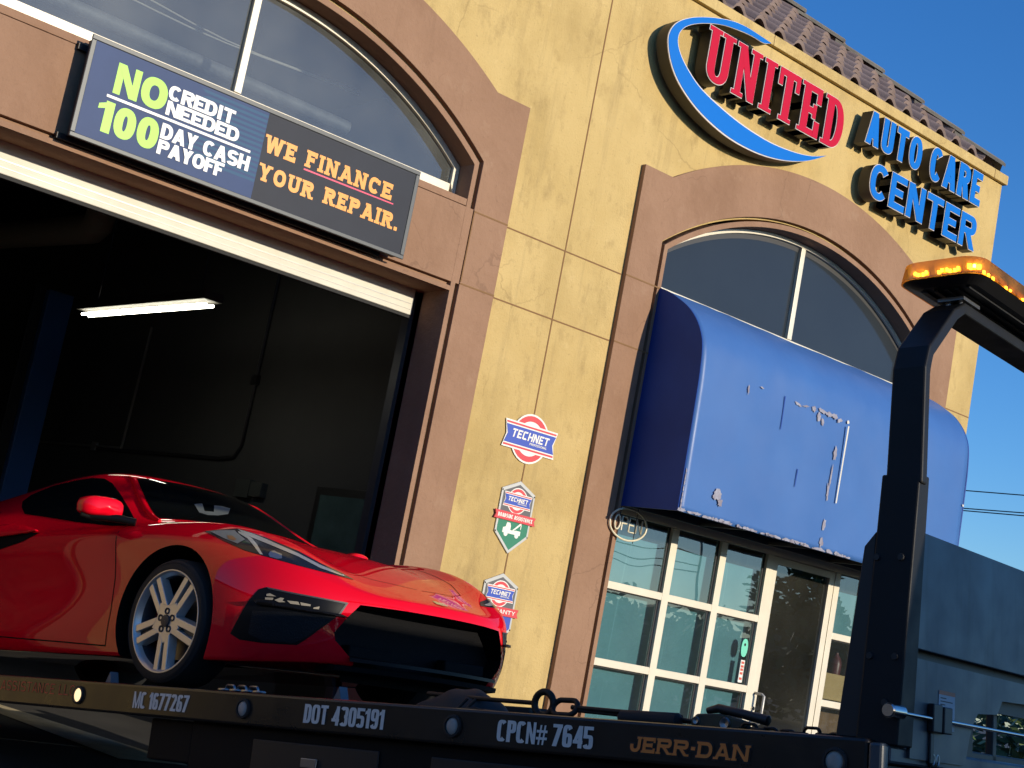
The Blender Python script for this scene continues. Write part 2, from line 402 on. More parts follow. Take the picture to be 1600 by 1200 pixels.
# ------------------------------------------------------------------ ground
mb = MB(); mb.add([(-400, -400, 0), (600, -400, 0), (600, 600, 0), (-400, 600, 0)], [(0, 1, 2, 3)])
tag(mb.build('ground', M['asphalt']), kind='structure')
mb = MB(); mb.add([(4.82, 2.2, .012), (5.10, 2.2, .012), (5.52, .02, .012), (5.50, -.13, .012), (4.98, -.13, .012)], [(0, 1, 2, 3, 4)])  # pale strip: sunlight between shadows on the ground, painted as a shape
tag(mb.build('painted_sun_strip', M['line']), kind='structure')

# ------------------------------------------------------------------ building
bld = empty('auto_shop_building', (8.05, 0, 0))
tag(bld, 'tan stucco auto shop with two brown arched bays and a tiled hip roof', 'building')
bld_off = Vector((8.05, 0, 0))
class BB(MB):                                  # building parts: world coordinates, parented to the building's base
    def build(s, name, mats, parent=None, **k):
        off = Vector((0, 0, 0))
        o = MB.build(s, name, mats, None, **k)
        p = parent or bld
        o.parent = p
        if p is bld: o.matrix_parent_inverse = Matrix.Translation(-bld_off)
        else: o.matrix_parent_inverse = Matrix.Translation((0, 0, 0))
        return o

CZ = 2.28
C1, C2 = 4.94, 11.155
def arch(c, hw, R, z0=-0.05, n=40):
    """open path bottom left -> over the arch -> bottom right"""
    a = math.asin(hw/R)
    return [(c-hw, z0)] + [(c+R*math.sin(-a+2*a*i/n), CZ+R*math.cos(-a+2*a*i/n)) for i in range(n+1)] + [(c+hw, z0)]
def surround(c, z0=-0.05, n=40):
    hw, R = 2.07, 3.79; a = math.asin(hw/R); zs = CZ+R*math.cos(a)
    return [(c-2.425, z0), (c-2.425, zs)] + [(c+R*math.sin(-a+2*a*i/n), CZ+R*math.cos(-a+2*a*i/n)) for i in range(n+1)] + [(c+2.425, zs), (c+2.425, z0)]
def Yf(y): return lambda x, z: (x, y, z)

b = BB()
out = [(0.6, -.05), (0.6, 7.095), (14.09, 7.095), (14.09, -.05)] + arch(C2, 2.05, 3.295)[::-1] + arch(C1, 2.05, 3.295)[::-1]
b.prism(out, Yf(0), Yf(.3))
b.box((14.09-.3, .302, -.05), (14.09, 16, 7.09)); b.box((0.6, .302, -.05), (0.9, 16, 7.09)); b.box((0.91, 15.7, -.05), (13.78, 16, 7.09))
b.build('wall', M['tan'])
for c in (C1, C2):
    b = BB(); b.prism(surround(c) + arch(c, 2.068, 3.312)[::-1], Yf(-.05), Yf(-.002))
    b.build('arch_surround', M['brown'], bevel=.004)
    b = BB(); b.prism(arch(c, 2.03, 3.272) + arch(c, 1.985, 3.222)[::-1], Yf(-.048), Yf(.42))
    b.build('arch_trim', M['brown'], bevel=.003)
# spandrel over the bay door, with the sill above it
b = BB(); b.box((C1-2.064, -.046, 3.856), (C1+2.064, .128, 4.47)); b.box((C1-1.983, -.047, 4.474), (C1+1.983, .128, 4.53))
b.build('spandrel', M['brown'], bevel=.004)
b = BB(); b.box((C1-2.029, -.047, 3.785), (C1+2.029, .42, 3.822)); b.box((C1-2.029, -.004, 3.824), (C1+2.029, .3, 3.854))
b.build('door_lintel', M['brown'])
# sealant joints
b = BB()
for x0, x1, y in ((C1+2.427, C2-2.427, -.003), (C1+2.07, C1+2.424, -.053), (C2-2.424, C2-2.0, -.053), (C2+2.427, 14.088, -.003)):
    for z in (4.455, 3.865):
        if x0 < 13 or z > 4: b = BB(); b.box((x0, y, z-.006), (x1, y+.006, z+.006)); b.build('control_joint', M['joint'])
b = BB(); b.box((8.05-.006, -.0036, 0), (8.05+.006, .003, 7.09)); b.build('control_joint', M['joint'])
b = BB(); b.box((C1+2.068, -.0536, 3.88), (C1+2.078, -.047, 4.45)); b.build('control_joint', M['joint'])
# cornice
b = BB(); b.box((0.56, -.045, 7.10), (14.13, .30, 7.205)); b.box((13.835, .302, 7.10), (14.13, 16, 7.205))
b.build('cornice', M['tan'], bevel=.006)
for x in (10.06, 13.86): b = BB(); b.box((x, -.0475, 7.102), (x+.006, -.043, 7.2)); b.build('cornice_joint', M['joint'])
# tiled hip roof (slope 40 degrees, hip running back from the corner)
tp = math.tan(rad(40)); pitch = .30; course = .33
def hip_x(y): return 13.98 - (y-.06)
b = BB(); random.seed(4)
rows = 16
for r in range(rows):
    y0 = .06 + r*course*math.cos(rad(40)); y1 = y0 + course*1.12*math.cos(rad(40))
    zl = 7.215 + (y0-.06)*tp + .085; zh = 7.215 + (y1-.06)*tp + .015
    x = 0.56; k = 0
    while x < hip_x(y0):
        j = random.uniform(-.008, .008)
        for half in (0, 1):
            n = 7; w_ = pitch*(.58 if half == 0 else .42)
            A, Bq, Cq = [], [], []
            for i in range(n):
                t = i/(n-1); xx = x + (0 if half == 0 else pitch*.58) + w_*t
                hh = (.075*math.sin(math.pi*t)**.8 if half == 0 else -.03*math.sin(math.pi*t))
                xl = min(xx, hip_x(y0)); xh = min(xx, hip_x(y1))
                A.append((xl, y0+j, zl+hh)); Bq.append((xh, y1, zh+hh)); Cq.append((xl, y0+.014+j, zl+hh-.034))
            b.strip(A, Bq); b.strip(A, Cq)
        x += pitch; k += 1
    # the return slope on the side
o = b.build('roof_tiles', M['tile'], smooth=50)
b = BB()
yT = .06+rows*course*math.cos(rad(40)); zT = 7.2+(yT-.06)*tp
b.add([(0.6, .05, 7.203), (13.99, .05, 7.203), (13.99-yT, yT, zT-.03), (0.6, yT, zT-.03), (13.99, 15.9, 7.203), (13.99-yT, 15.9-yT, zT-.03), (0.6, 15.9-yT, zT-.03), (0.6, 15.9, 7.203)],
      [(0, 1, 2, 3), (1, 4, 5, 2), (3, 2, 5, 6), (6, 5, 4, 7)])
b.build('roof', M['tile'])
# hip caps: overlapping stepped tiles
b = BB()
n = 13
for i in range(n):
    y0 = .02 + i*.34; y1 = y0+.42
    def pt(y, side, lift): return Vector((hip_x(y)+.03+side*.16*.707, y-.02-side*-.16*.707, 7.225+(y-.06)*tp+lift-abs(side)*.085))
    lo = [pt(y0, s_, .17) for s_ in (-1, -.55, 0, .55, 1)]; hi = [pt(y1, s_, .105) for s_ in (-1, -.55, 0, .55, 1)]
    lo2 = [p-Vector((0, 0, .035)) for p in lo]; hi2 = [p-Vector((0, 0, .035)) for p in hi]
    b.strip(lo, hi); b.strip(lo2, hi2); b.strip(lo, lo2); b.strip(hi, hi2)
    b.add([lo[0], hi[0], hi2[0], lo2[0]], [(0, 1, 2, 3)]); b.add([lo[4], hi[4], hi2[4], lo2[4]], [(0, 1, 2, 3)])
b.build('hip_cap', M['tile_grey'], smooth=40)

# ---- bay 1 upper window
G1 = glass('shop_glass', (0.62, 0.66, 0.68), 0.10, wav=0.0015, dust=0.17, dustc=(.42, .44, .42))
M['farglass'] = mat('dark_tinted_glass', (0.030, 0.037, 0.044), 0.10, spec=.35, var=(0.027, 0.033, 0.040), vscale=1.0)
b = BB(); b.prism(arch(C1, 1.983, 3.218, 4.532) + arch(C1, 1.925, 3.165, 4.655)[::-1], Yf(.132), Yf(.19))
b.box((C1-1.92, .133, 4.533), (C1+1.92, .20, 4.655)); b.box((4.852, .128, 4.659), (4.91, .195, 5.43))
fr = b.build('upper_window', M['alu'], bevel=.004)
for x0, x1 in ((C1-1.93, 4.85), (4.912, C1+1.93)):
    pth = [(x, CZ+math.sqrt(3.17**2-(x-C1)**2)) for x in [x0+(x1-x0)*i/16 for i in range(17)]]
    g_ = BB(); g_.add([(x, .165, z) for x, z in [(x0, 4.656)] + pth + [(x1, 4.656)]], [list(range(18, -1, -1))])
    g_.build('pane', G1, fr, fix=False)
# ---- bay door: raised sectional door, its bottom section in the sun
b = BB(); b.box((C1-1.96, .30, 3.575), (6.86, .345, 3.99))
dr = b.build('overhead_door', M['white'], bevel=.006)
b = BB(); b.box((C1-1.96, .303, 3.55), (6.86, .34, 3.573)); b.build('rubber_seal', M['rubber'], dr)
b = BB(); b.box((C1-1.96, .297, 3.66), (6.84, .2995, 3.668)); b.box((C1-1.96, .297, 3.615), (6.84, .2995, 3.619)); b.build('groove', M['alu_dull'], dr)
b = BB(); b.box((6.89, .36, 0), (6.97, .46, 4.1)); b.box((6.925, .28, 0), (6.965, .358, 3.78)); b.build('door_track', M['darkframe'])

# ---- service bay interior
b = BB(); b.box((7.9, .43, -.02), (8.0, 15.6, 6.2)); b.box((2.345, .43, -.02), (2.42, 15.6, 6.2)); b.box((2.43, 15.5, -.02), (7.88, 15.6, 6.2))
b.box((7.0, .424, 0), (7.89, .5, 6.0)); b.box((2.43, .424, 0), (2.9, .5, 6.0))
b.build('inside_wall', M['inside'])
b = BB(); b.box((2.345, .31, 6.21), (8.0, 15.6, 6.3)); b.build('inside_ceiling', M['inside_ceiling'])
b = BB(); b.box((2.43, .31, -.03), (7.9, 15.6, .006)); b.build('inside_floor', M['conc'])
M['duct'] = mat('grey_duct', (.50, .44, .35), .6)
d = MB(); d.tube([(7.0, 13.5, 5.15), (7.0, 9.5, 5.0), (7.0, 7.05, 4.88), (7.0, 6.95, 4.92), (7.0, 6.9, 5.1), (7.0, 6.9, 6.2)], .17, 16)
tag(d.build('air_duct', M['duct'], smooth=40), 'large grey air duct under the dark garage ceiling', 'duct')
d = MB(); d.tube([(2.4, .62, 4.95), (4.2, .60, 4.93), (6.1, .58, 4.90)], .055, 10)
tag(d.build('wrapped_pipe', mat('foil_wrap', (.20, .21, .20), .55, metal=.15, var=(.13, .135, .13), vscale=9, bump=.01, bscale=18), smooth=40), 'foil wrapped pipe behind the upper arched window over the bay door', 'pipe')
for k, (z, dz) in enumerate(((5.25, .10), (5.21, .06))):
    d = MB(); d.tube([(2.6+i*.3, .7+.02*math.sin(i), z+dz*math.sin(i*.55+k)*.4) for i in range(13)], .006, 6)
    tag(d.build('ceiling_cable', M['white'], smooth=40), ['loose pale cable, upper one behind the arched window over the bay door', 'loose pale cable, lower one behind the arched window over the bay door'][k], 'cable', 'cables behind the upper window')
# conduits on the right wall
M['conduit'] = mat('grey_conduit', (.14, .135, .125), .5)
d = MB(); d.tube([(7.88, 11.0, 2.52), (7.88, 6.9, 2.51)], .016, 8); d.tube([(7.88, 6.9, 2.51), (7.88, 6.83, 3.95)], .016, 8); d.box((7.86, 7.55, 2.46), (7.9, 7.66, 2.56))
tag(d.build('wall_conduit', M['conduit'], smooth=40), 'pale conduit with a square corner on the dark garage wall', 'conduit')
d = MB(); d.tube([(7.88, 7.5, 2.485), (7.88, 4.6, 2.475), (7.88, 4.34, 2.50), (7.88, 4.24, 2.62), (7.88, 4.23, 3.3), (7.88, 4.22, 5.2)], .02, 8); d.box((7.85, 4.18, 3.26), (7.899, 4.29, 3.36))
tag(d.build('wall_conduit', M['black'], smooth=40), 'black conduit with a rounded bend on the dark garage wall', 'conduit')
d = MB(); d.box((7.84, 3.85, 2.10), (7.899, 4.12, 2.28)); d.box((7.83, 3.6, 2.12), (7.899, 3.82, 2.26))
tag(d.build('switch_box', mat('box_grey', (.05, .055, .05), .5)), 'small dark switch boxes on the garage wall above the windscreen', 'switch box')
# inner door with a greenish pane
id_ = empty('inner_door', (7.9, 2.1, 0)); tag(id_, 'dark inner door with a dull green pane beside the bay opening', 'door')
d = MB(); d.box((-.05, -.55, 0), (-.002, .55, 2.28)); d.build('door_leaf', M['black'], id_, bevel=.004)
d = MB(); d.box((-.062, -.42, .9), (-.052, .45, 2.20)); d.build('pane', mat('green_pane', (.07, .12, .115), .25, var=(.04, .07, .07), vscale=3), id_)
# fluorescent fitting
fl = empty('fluorescent_light', (6.0, 3.18, 3.48)); tag(fl, 'lit twin tube fluorescent fitting hanging in the dark bay', 'light')
d = MB(); d.box((-.09, -1.25, .035), (.09, 1.25, .11)); d.build('housing', mat('lamp_housing', (.03, .027, .022), .7), fl, bevel=.005)
mt = mat('tube_glow', (1, 1, .9), .5, emit=(1.0, .96, .78), estr=10.0)
for sx in (-.034, .034):
    d = MB(); d.tube([(sx, -1.2, .0), (sx, 1.2, .0)], .013, 10); d.build('tube_lamp', mt, fl, smooth=40)
for sy in (-1, 1):
    d = MB(); d.tube([(0, sy, .09), (0, sy, 2.6)], .006, 6); d.build('hanging_wire', M['black'], fl)
# lift column
lf = empty('vehicle_lift', (7.4, 8.6, 0)); tag(lf, 'blue steel lift column at the left of the dark bay', 'lift')
mblue = mat('lift_blue', (.035, .14, .42), .45)
d = MB(); d.box((-.16, -.16, .02), (.16, .16, 4.3)); d.build('column', mblue, lf, bevel=.01)
d = MB(); d.box((-.30, -.06, .02), (-.162, .06, 4.36)); d.build('carriage_track', M['black'], lf, bevel=.005)
d = MB(); d.box((-.35, -.35, 0), (.35, .35, .02)); d.build('base_plate', M['black'], lf)

# ------------------------------------------------------------------ bay 2: window wall and storefront
b = BB()
b.prism(arch(C2, 1.983, 3.218, 4.50) + arch(C2, 1.94, 3.178, 4.535)[::-1], Yf(.132), Yf(.19))
b.box((C2-1.938, .133, 4.485), (C2+1.938, .20, 4.534)); b.box((11.155-.03, .126, 4.536), (11.155+.032, .195, 5.455))
up = b.build('upper_window', M['alu'], bevel=.004)
for x0, x1 in ((C2-1.945, 11.123), (11.189, C2+1.945)):
    pth = [(x, CZ+math.sqrt(3.182**2-(x-C2)**2)) for x in [x0+(x1-x0)*i/16 for i in range(17)]]
    g_ = BB(); g_.add([(x, .165, z) for x, z in [(x0, 4.536)] + pth + [(x1, 4.536)]], [list(range(18, -1, -1))])
    g_.build('pane', M['farglass'], up, fix=False)
    g_ = BB(); xs = x0 if x0 > 11 else x1
    g_.strip([(x, .163, z-.055) for x, z in pth], [(x, .163, z) for x, z in pth])
    g_.build('gasket', M['darkframe'], up)
b = BB(); b.box((C2-1.983, .15, 2.57), (C2+1.983, .20, 4.483)); b.build('window_board', M['darkframe'])
# storefront frame
VX = [(9.145, 9.205), (10.03, 10.115), (10.70, 10.785), (11.37, 11.455), (12.43, 12.512), (13.06, 13.125)]
b = BB()
for x0, x1 in VX: b.box((x0, .131, .02), (x1, .205, 2.475))
b.box((9.145, .129, 2.477), (13.125, .207, 2.565))
for z0, z1 in ((1.82, 1.885), (1.155, 1.22), (.49, .555), (.02, .12)):
    for i in (0, 1, 2, 4):
        b.box((VX[i][1]+.0004, .1325, z0), (VX[i+1][0]-.0004, .2035, z1))
sf_ = b.build('storefront_frame', M['alu'], bevel=.003)
b = BB(); b.box((9.15, .10, 2.567), (13.12, .145, 2.60)); b.build('awning_rail', M['darkframe'])
SG = glass('storefront_glass', (0.80, 0.86, 0.86), 0.17, wav=0.0022, dust=0.04, dustc=(.40, .46, .46))
zs = [(.12, .49), (.555, 1.155), (1.22, 1.82), (1.885, 2.477)]
for i in (0, 1, 2, 4):
    for z0, z1 in zs:
        g_ = BB(); x0, x1 = VX[i][1], VX[i+1][0]
        g_.add([(x0, .168, z0), (x1, .168, z0), (x1, .168, z1), (x0, .168, z1)], [(0, 1, 2, 3)]); g_.build('pane', SG, sf_, fix=False)
        g_ = BB(); g_.box((x1-.02, .166, z0), (x1, .176, z1)); g_.box((x0, .1662, z1-.012), (x1-.021, .1758, z1)); g_.build('gasket', M['darkframe'], sf_)
# door
b = BB()
for x0, x1 in ((11.459, 11.535), (12.345, 12.426)): b.box((x0, .137, .03), (x1, .197, 2.472))
b.box((11.5355, .138, 2.405), (12.3445, .196, 2.472)); b.box((11.5355, .138, .03), (12.3445, .196, .27))
dr2 = b.build('glass_door', M['alu'], bevel=.003)
DG = glass('door_glass', (0.30, 0.32, 0.30), 0.13, wav=0.001, dust=0.05, dustc=(.4, .4, .34))
g_ = BB(); g_.add([(11.535, .167, .27), (12.345, .167, .27), (12.345, .167, 2.405), (11.535, .167, 2.405)], [(0, 1, 2, 3)]); g_.build('pane', DG, dr2, fix=False)
g_ = BB(); g_.tube([(11.50, .137, 1.165), (11.50, .05, 1.165), (11.515, .035, 1.15), (11.515, .035, .90), (11.50, .05, .885), (11.50, .137, .885)], .014, 10)
g_.build('handle', M['alu_dull'], dr2, smooth=45)
g_ = BB(); g_.lathe([(0, 0), (0, .022), (-.012, .020), (-.012, 0)], (11.497, .137, 1.02), (0, 1, 0), 20); g_.build('lock', M['chrome'], dr2, smooth=40)
# teal plastic sheet hung behind the glass
mt_ = mat('teal_sheet', (.13, .33, .385), .35, spec=.5, var=(.105, .28, .335), vscale=2.5,
    stain=[((.22, .50, .56), 2.6, .60, .66, .55, (4.0, 1, .12)), ((.17, .075, .02), 1.5, .58, .74, .0, (1, 1, 1))])
random.seed(2)
b = BB(); N_ = 90; A, Bq = [], []
for i in range(N_+1):
    x = 9.2+2.2*i/N_; w_ = .005*math.sin(x*5.3)+.003*math.sin(x*13+1)
    A.append((x, .27+w_, .1)); Bq.append((x+.03*math.sin(x*9), .26+w_*.6, 2.31))
b.strip(A, Bq)
A, Bq = [], []
for i in range(31):
    x = 12.52+.55*i/30; w_ = .01*math.sin(x*25); A.append((x, .27+w_, 1.84)); Bq.append((x, .265, 2.31))
b.strip(A, Bq)
b.build('window_sheet', mt_, smooth=80)
mr_ = mat('rust_cardboard', (.10, .05, .02), .7, var=(.18, .10, .04), vscale=5)
b = BB(); A, Bq = [], []
for i in range(31):
    x = 12.53+.5*i/30; A.append((x, .27+.012*math.sin(x*40), .2)); Bq.append((x+.02*math.sin(x*20), .27, 1.10))
b.strip(A, Bq)
for i in range(3):
    xx = (9.55, 10.42, 11.12)[i]; pts = [(xx+.22*math.cos(t)*(1+.2*math.sin(3*t+i)), .246, .50+(.2, .24, .2)[i]*abs(math.sin(t))*(1+.3*math.sin(5*t))) for t in [math.pi*k/14 for k in range(15)]]
    if i == 1: b.add(pts, [list(range(15))])
b.build('rusty_sheet', mr_, smooth=80)
bx = MB(); bx.box((12.55, .23, 1.23), (12.99, .5, 1.49))
tag(bx.build('cardboard_box', mat('cardboard', (.50, .36, .17), .85, var=(.45, .32, .14), vscale=6), bevel=.004), 'tan cardboard box behind the narrow window right of the glass door', 'box')
bt_ = MB(); bt_.lathe([(0, 0), (0, .06), (.10, .065), (.16, .05), (.20, .02), (.22, .02), (.22, 0)], (12.93, .36, 1.491), (0, 0, 1), 18)
tag(bt_.build('dark_jar', mat('maroon', (.10, .02, .025), .4), smooth=50), 'dark red jar standing on the cardboard box by the door', 'jar')
# dark office behind
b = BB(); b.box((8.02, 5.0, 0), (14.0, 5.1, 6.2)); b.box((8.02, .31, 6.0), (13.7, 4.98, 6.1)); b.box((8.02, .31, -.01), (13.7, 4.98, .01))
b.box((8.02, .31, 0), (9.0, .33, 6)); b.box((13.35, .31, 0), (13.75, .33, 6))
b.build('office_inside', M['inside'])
# stickers by the door
s_ = MB(); pts = []
for k in range(24):
    t = 2*math.pi*k/24; pts.append((11.275+.045*_sgn(math.cos(t))*abs(math.cos(t))**.7, 1.56+.085*math.sin(t)+(.0 if True else 0)))
s_.prism(pts, Yf(.160), Yf(.1665)); stg = s_.build('door_sticker', mat('mint_paper', (.16, .62, .44), .5))
tag(stg, 'mint green oval sticker on the window beside the door', 'sticker')
s_ = MB(); s_.lathe([(0, 0), (0, .014)], (11.275, .159, 1.59), (0, 1, 0), 14); s_.build('printed_mark', M['black'], stg)
s_ = MB(); s_.box((11.255, .160, 1.235), (11.312, .1665, 1.445)); st2 = s_.build('door_sticker', mat('white_paper', (.75, .73, .68), .6))
tag(st2, 'narrow white sticker with red marks below the mint sticker', 'sticker')
s_ = MB()
redpr = mat('red_print', (.55, .08, .05), .6)
for z in (1.26, 1.31, 1.345, 1.375, 1.41): s_ = MB(); s_.box((11.265, .158, z), (11.302, .1595, z+.022)); s_.build('printed_mark', redpr, st2)

# OPEN neon sign
nm = mat('unlit_neon_tube', (.72, .66, .48), .3)
op = empty('open_sign', (9.26, -.07, 2.375)); tag(op, 'unlit neon OPEN sign inside a round tube ring at the storefront corner', 'neon sign')
n_ = MB(); n_.tube([(.225*math.cos(t), 0, .135*math.sin(t)) for t in [2*math.pi*k/40 for k in range(40)]], .009, 8, closed=True); n_.build('tube_ring', nm, op, smooth=60)
n_ = MB(); k = 0
for i, ch in enumerate('OPEN'):
    x = -.165+.088*i; w_, h_ = .066, .12; z = -.06
    q = {'O': [[(x+w_/2+w_/2*math.cos(t), z+h_/2+h_/2*math.sin(t)) for t in [2*math.pi*j/16 for j in range(17)]]],
         'P': [[(x, z), (x, z+h_), (x+w_*.8, z+h_*.97), (x+w_, z+h_*.78), (x+w_*.8, z+h_*.52), (x, z+h_*.5)]],
         'E': [[(x+w_, z), (x, z), (x, z+h_), (x+w_, z+h_)], [(x, z+h_/2), (x+w_*.8, z+h_/2)]],
         'N': [[(x, z), (x, z+h_), (x+w_, z), (x+w_, z+h_)]]}[ch]
    for pth in q: n_.tube([(a, 0.0, c) for a, c in pth], .008, 8)
n_.build('tube_letters', nm, op, smooth=60)
n_ = MB(); n_.tube([(-.1, .012, -.15), (-.1, .012, .15)], .004, 6); n_.build('support', M['black'], op); n_ = MB(); n_.tube([(.1, .012, -.15), (.1, .012, .15)], .004, 6); n_.build('support', M['black'], op)

# ------------------------------------------------------------------ awning
aw = empty('awning', (11.18, 0, 2.515)); tag(aw, 'faded blue curved awning with peeling patches over the storefront', 'awning')
prof = [(.03, 4.484), (-.15, 4.428), (-.305, 4.35), (-.437, 4.268), (-.54, 4.172), (-.617, 4.062), (-.668, 3.93), (-.692, 3.72), (-.70, 3.48), (-.706, 3.0), (-.71, 2.52)]
X0, X1 = 9.17, 13.165
def sm(p, n=6):
    o = []
    for i in range(len(p)-1):
        a = p[max(i-1, 0)]; b_ = p[i]; c = p[i+1]; d_ = p[min(i+2, len(p)-1)]
        for k in range(n):
            t = k/n; o.append(tuple(.5*((2*b_[j])+(-a[j]+c[j])*t+(2*a[j]-5*b_[j]+4*c[j]-d_[j])*t*t+(-a[j]+3*b_[j]-3*c[j]+d_[j])*t**3) for j in range(2)))
    return o+[p[-1]]
ps = sm(prof)
mawn = mat('awning_blue', (.054, .150, .395), .45, spec=.35, var=(.048, .134, .365), vscale=1.2, rvar=.08,
    stain=[((.075, .175, .42), 2.0, .60, .80, .35, (1, 1, .3))])
mawd = mat('awning_navy', (.018, .062, .30), .55, spec=.2, var=(.014, .050, .25), vscale=2)
O3 = lambda x, y, z: (x-11.18, y, z-2.515)
a_ = MB(); nx = 60; L = len(ps); vs = []; fs = []
for i in range(nx+1):
    x = X0+(X1-X0)*i/nx
    for k, (y, z) in enumerate(ps):
        up_ = max(0, min(1, (z-3.6)/.7)); bul = .010*math.sin(x*7.3)**3*up_ + .004*math.sin(x*3.1+z*2)
        dent = -.028*up_*max(0, math.sin((x-9.6)*3.3))**8
        vs.append(O3(x, y-bul-dent, z-dent*.6))
for i in range(nx):
    for k in range(L-1): fs.append((i*L+k, i*L+k+1, (i+1)*L+k+1, (i+1)*L+k))
a_.add(vs, fs); skin = a_.build('awning_skin', mawn, aw, smooth=60)
sol = skin.modifiers.new('solid', 'SOLIDIFY'); sol.thickness = .012; sol.offset = -1
for x in (X0-.003, X1+.003):
    a_ = MB(); s1 = 1 if x > 11 else -1
    pl = [(y, z) for y, z in ps] + [(.03, 2.52)]
    a_.prism(pl, lambda y, z, x=x, s1=s1: O3(x+.012*s1, y*1.004, z), lambda y, z, x=x: O3(x, y, z)); a_.build('end_panel', mawd, aw)
a_ = MB(); a_.box(O3(X0+.02, -.69, 2.535), O3(X1-.02, -.65, 2.575)); a_.box(O3(X0+.02, -.02, 2.535), O3(X1-.02, .02, 2.575))
for x in (9.3, 10.2, 11.15, 12.1, 13.05): a_.box(O3(x, -.649, 2.54), O3(x+.03, -.022, 2.57))
a_.build('frame', M['darkframe'], aw)
# peeled patches: irregular flakes lying on the front sheet
mpl = mat('peeled_primer', (.34, .35, .42), .8, var=(.22, .20, .24), vscale=14)
def front_y(z):
    for (y0, z0), (y1, z1) in zip(ps, ps[1:]):
        if z1 <= z <= z0: return y0+(y1-y0)*(z0-z)/max(1e-6, z0-z1)
    return -.71
random.seed(11)
def flake(name, m, x, z, w_, h_, ang=0, n=18):
    mb = MB()
    pts = []
    for k in range(n):
        t = 2*math.pi*k/n; r = random.uniform(.55, 1.1)
        a, c = w_*r*math.cos(t), h_*r*math.sin(t); pts.append((x+a*math.cos(ang)-c*math.sin(ang), z+a*math.sin(ang)+c*math.cos(ang)))
    mb.add([O3(px, front_y(min(4.4, max(2.521, pz)))-.0125, max(2.521, pz)) for px, pz in pts], [list(range(n))]); mb.build(name, m, aw)

a_ = MB()
for x, z, w_, h_, an in ((9.776, 3.70, .012, .05, 0), (9.95, 3.76, .03, .01, -.2), (10.45, 3.735, .05, .016, -.3), (10.56, 3.74, .05, .012, .2), (10.68, 3.746, .032, .034, 0), (10.80, 3.755, .07, .022, -.2), (10.90, 3.745, .06, .026, .1),
        (10.99, 3.745, .045, .035, 0), (11.06, 3.725, .05, .018, .3), (10.76, 3.69, .028, .045, 0), (10.82, 3.655, .022, .04, .2), (11.055, 3.42, .03, .07, 0), (11.045, 3.20, .014, .12, 0), (11.03, 3.05, .02, .09, .1), (11.05, 2.76, .025, .07, 0), (11.046, 2.60, .03, .05, 0), (9.59, 2.74, .06, .05, .6), (9.64, 2.68, .035, .04, .3)):
    flake('peeled_patch', mpl, x, z, w_, h_, an)
x = 9.19
while x < 11.5:
    w_ = random.uniform(.02, .08); flake('peeled_patch', mpl, x, 2.528+random.uniform(-.004, .010), w_, random.uniform(.008, .024), random.uniform(-.1, .1)); x += w_*random.uniform(1.0, 2.2)
for k in range(7): flake('peeled_patch', mpl, 9.176, 2.56+.05*k, .009, random.uniform(.02, .04))
a_ = MB(); a_.add([O3(11.165, -.7235, 3.70), O3(11.185, -.7235, 3.70), O3(11.172, -.7245, 2.98), O3(11.155, -.7245, 2.98)], [(0, 1, 2, 3)])
a_.build('white_scrape', M['white'], aw); flake('white_scrape', M['white'], 11.187, 3.74, .022, .022)
for x in (13.15,):
    for z in (2.72, 3.35): flake('white_scrape', M['white'], x, z, .016, .016)
a_ = MB()
for x, z0, z1 in ((10.26, 3.46, 3.76), (10.563, 3.01, 3.17)):
    a_ = MB(); a_.add([O3(x-.004, front_y(z0)-.0128, z0), O3(x+.006, front_y(z0)-.0128, z0), O3(x+.012, front_y(z1)-.0128, z1), O3(x-.001, front_y(z1)-.0128, z1)], [(0, 1, 2, 3)]); a_.build('scratch', mawd, aw)
a_ = MB(); a_.box(O3(9.13, -.03, 2.86), O3(9.16, .0, 2.93)); a_.build('bracket', M['alu_dull'], aw); a_ = MB(); a_.box(O3(9.13, -.03, 2.74), O3(9.155, .0, 2.755)); a_.build('bracket', M['alu_dull'], aw)

# ------------------------------------------------------------------ finance sign over the bay door
sg = empty('finance_sign', (4.98, -.12, 4.19)); tag(sg, 'dark sign cabinet reading NO CREDIT NEEDED over the bay door', 'sign')
SX = lambda x, y, z: (x-4.98, y+.12, z-4.19)
b = MB(); b.box(SX(3.66, -.19, 3.86), SX(6.31, -.085, 4.515)); b.build('cabinet', M['darkframe'], sg)
b = MB(); f0, f1, y0 = .034, 0, -.205
b.box(SX(3.63, y0, 3.842), SX(6.335, -.188, 3.872)); b.box(SX(3.63, y0, 4.50), SX(6.335, -.188, 4.532))
b.box(SX(3.63, y0+.0006, 3.8725), SX(3.664, -.1885, 4.4995)); b.box(SX(6.301, y0+.0006, 3.8725), SX(6.335, -.1885, 4.4995))
b.build('frame', mat('grey_sign_frame', (.075, .08, .082), .45, metal=.3), sg, bevel=.004)
b = MB(); b.box(SX(3.60, -.084, 4.44), SX(6.2, -.0505, 4.48)); b.build('mounting_rail', M['black'], sg); b = MB(); b.box(SX(3.60, -.084, 3.83), SX(6.2, -.0505, 3.87)); b.build('mounting_rail', M['black'], sg)
b = MB(); b.box(SX(3.665, -.198, 3.873), SX(4.99, -.1905, 4.4992)); b.build('panel', mat('navy_face', (.048, .078, .175), .5, spec=.15, var=(.042, .070, .155), vscale=2), sg)
b = MB(); b.box(SX(4.9905, -.198, 3.873), SX(6.30, -.1905, 4.4992)); b.build('panel', mat('charcoal_face', (.034, .039, .052), .5, spec=.15, var=(.030, .034, .045), vscale=2), sg)
b = MB()
for i in range(14):
    z = 3.99+i*.036; b.add([SX(4.45+.04*math.sin(i*2.1), -.1984, z), SX(4.988, -.1984, z), SX(4.988, -.1984, z+.02), SX(4.48+.05*math.sin(i*2.7), -.1984, z+.02)], [(0, 1, 2, 3)])
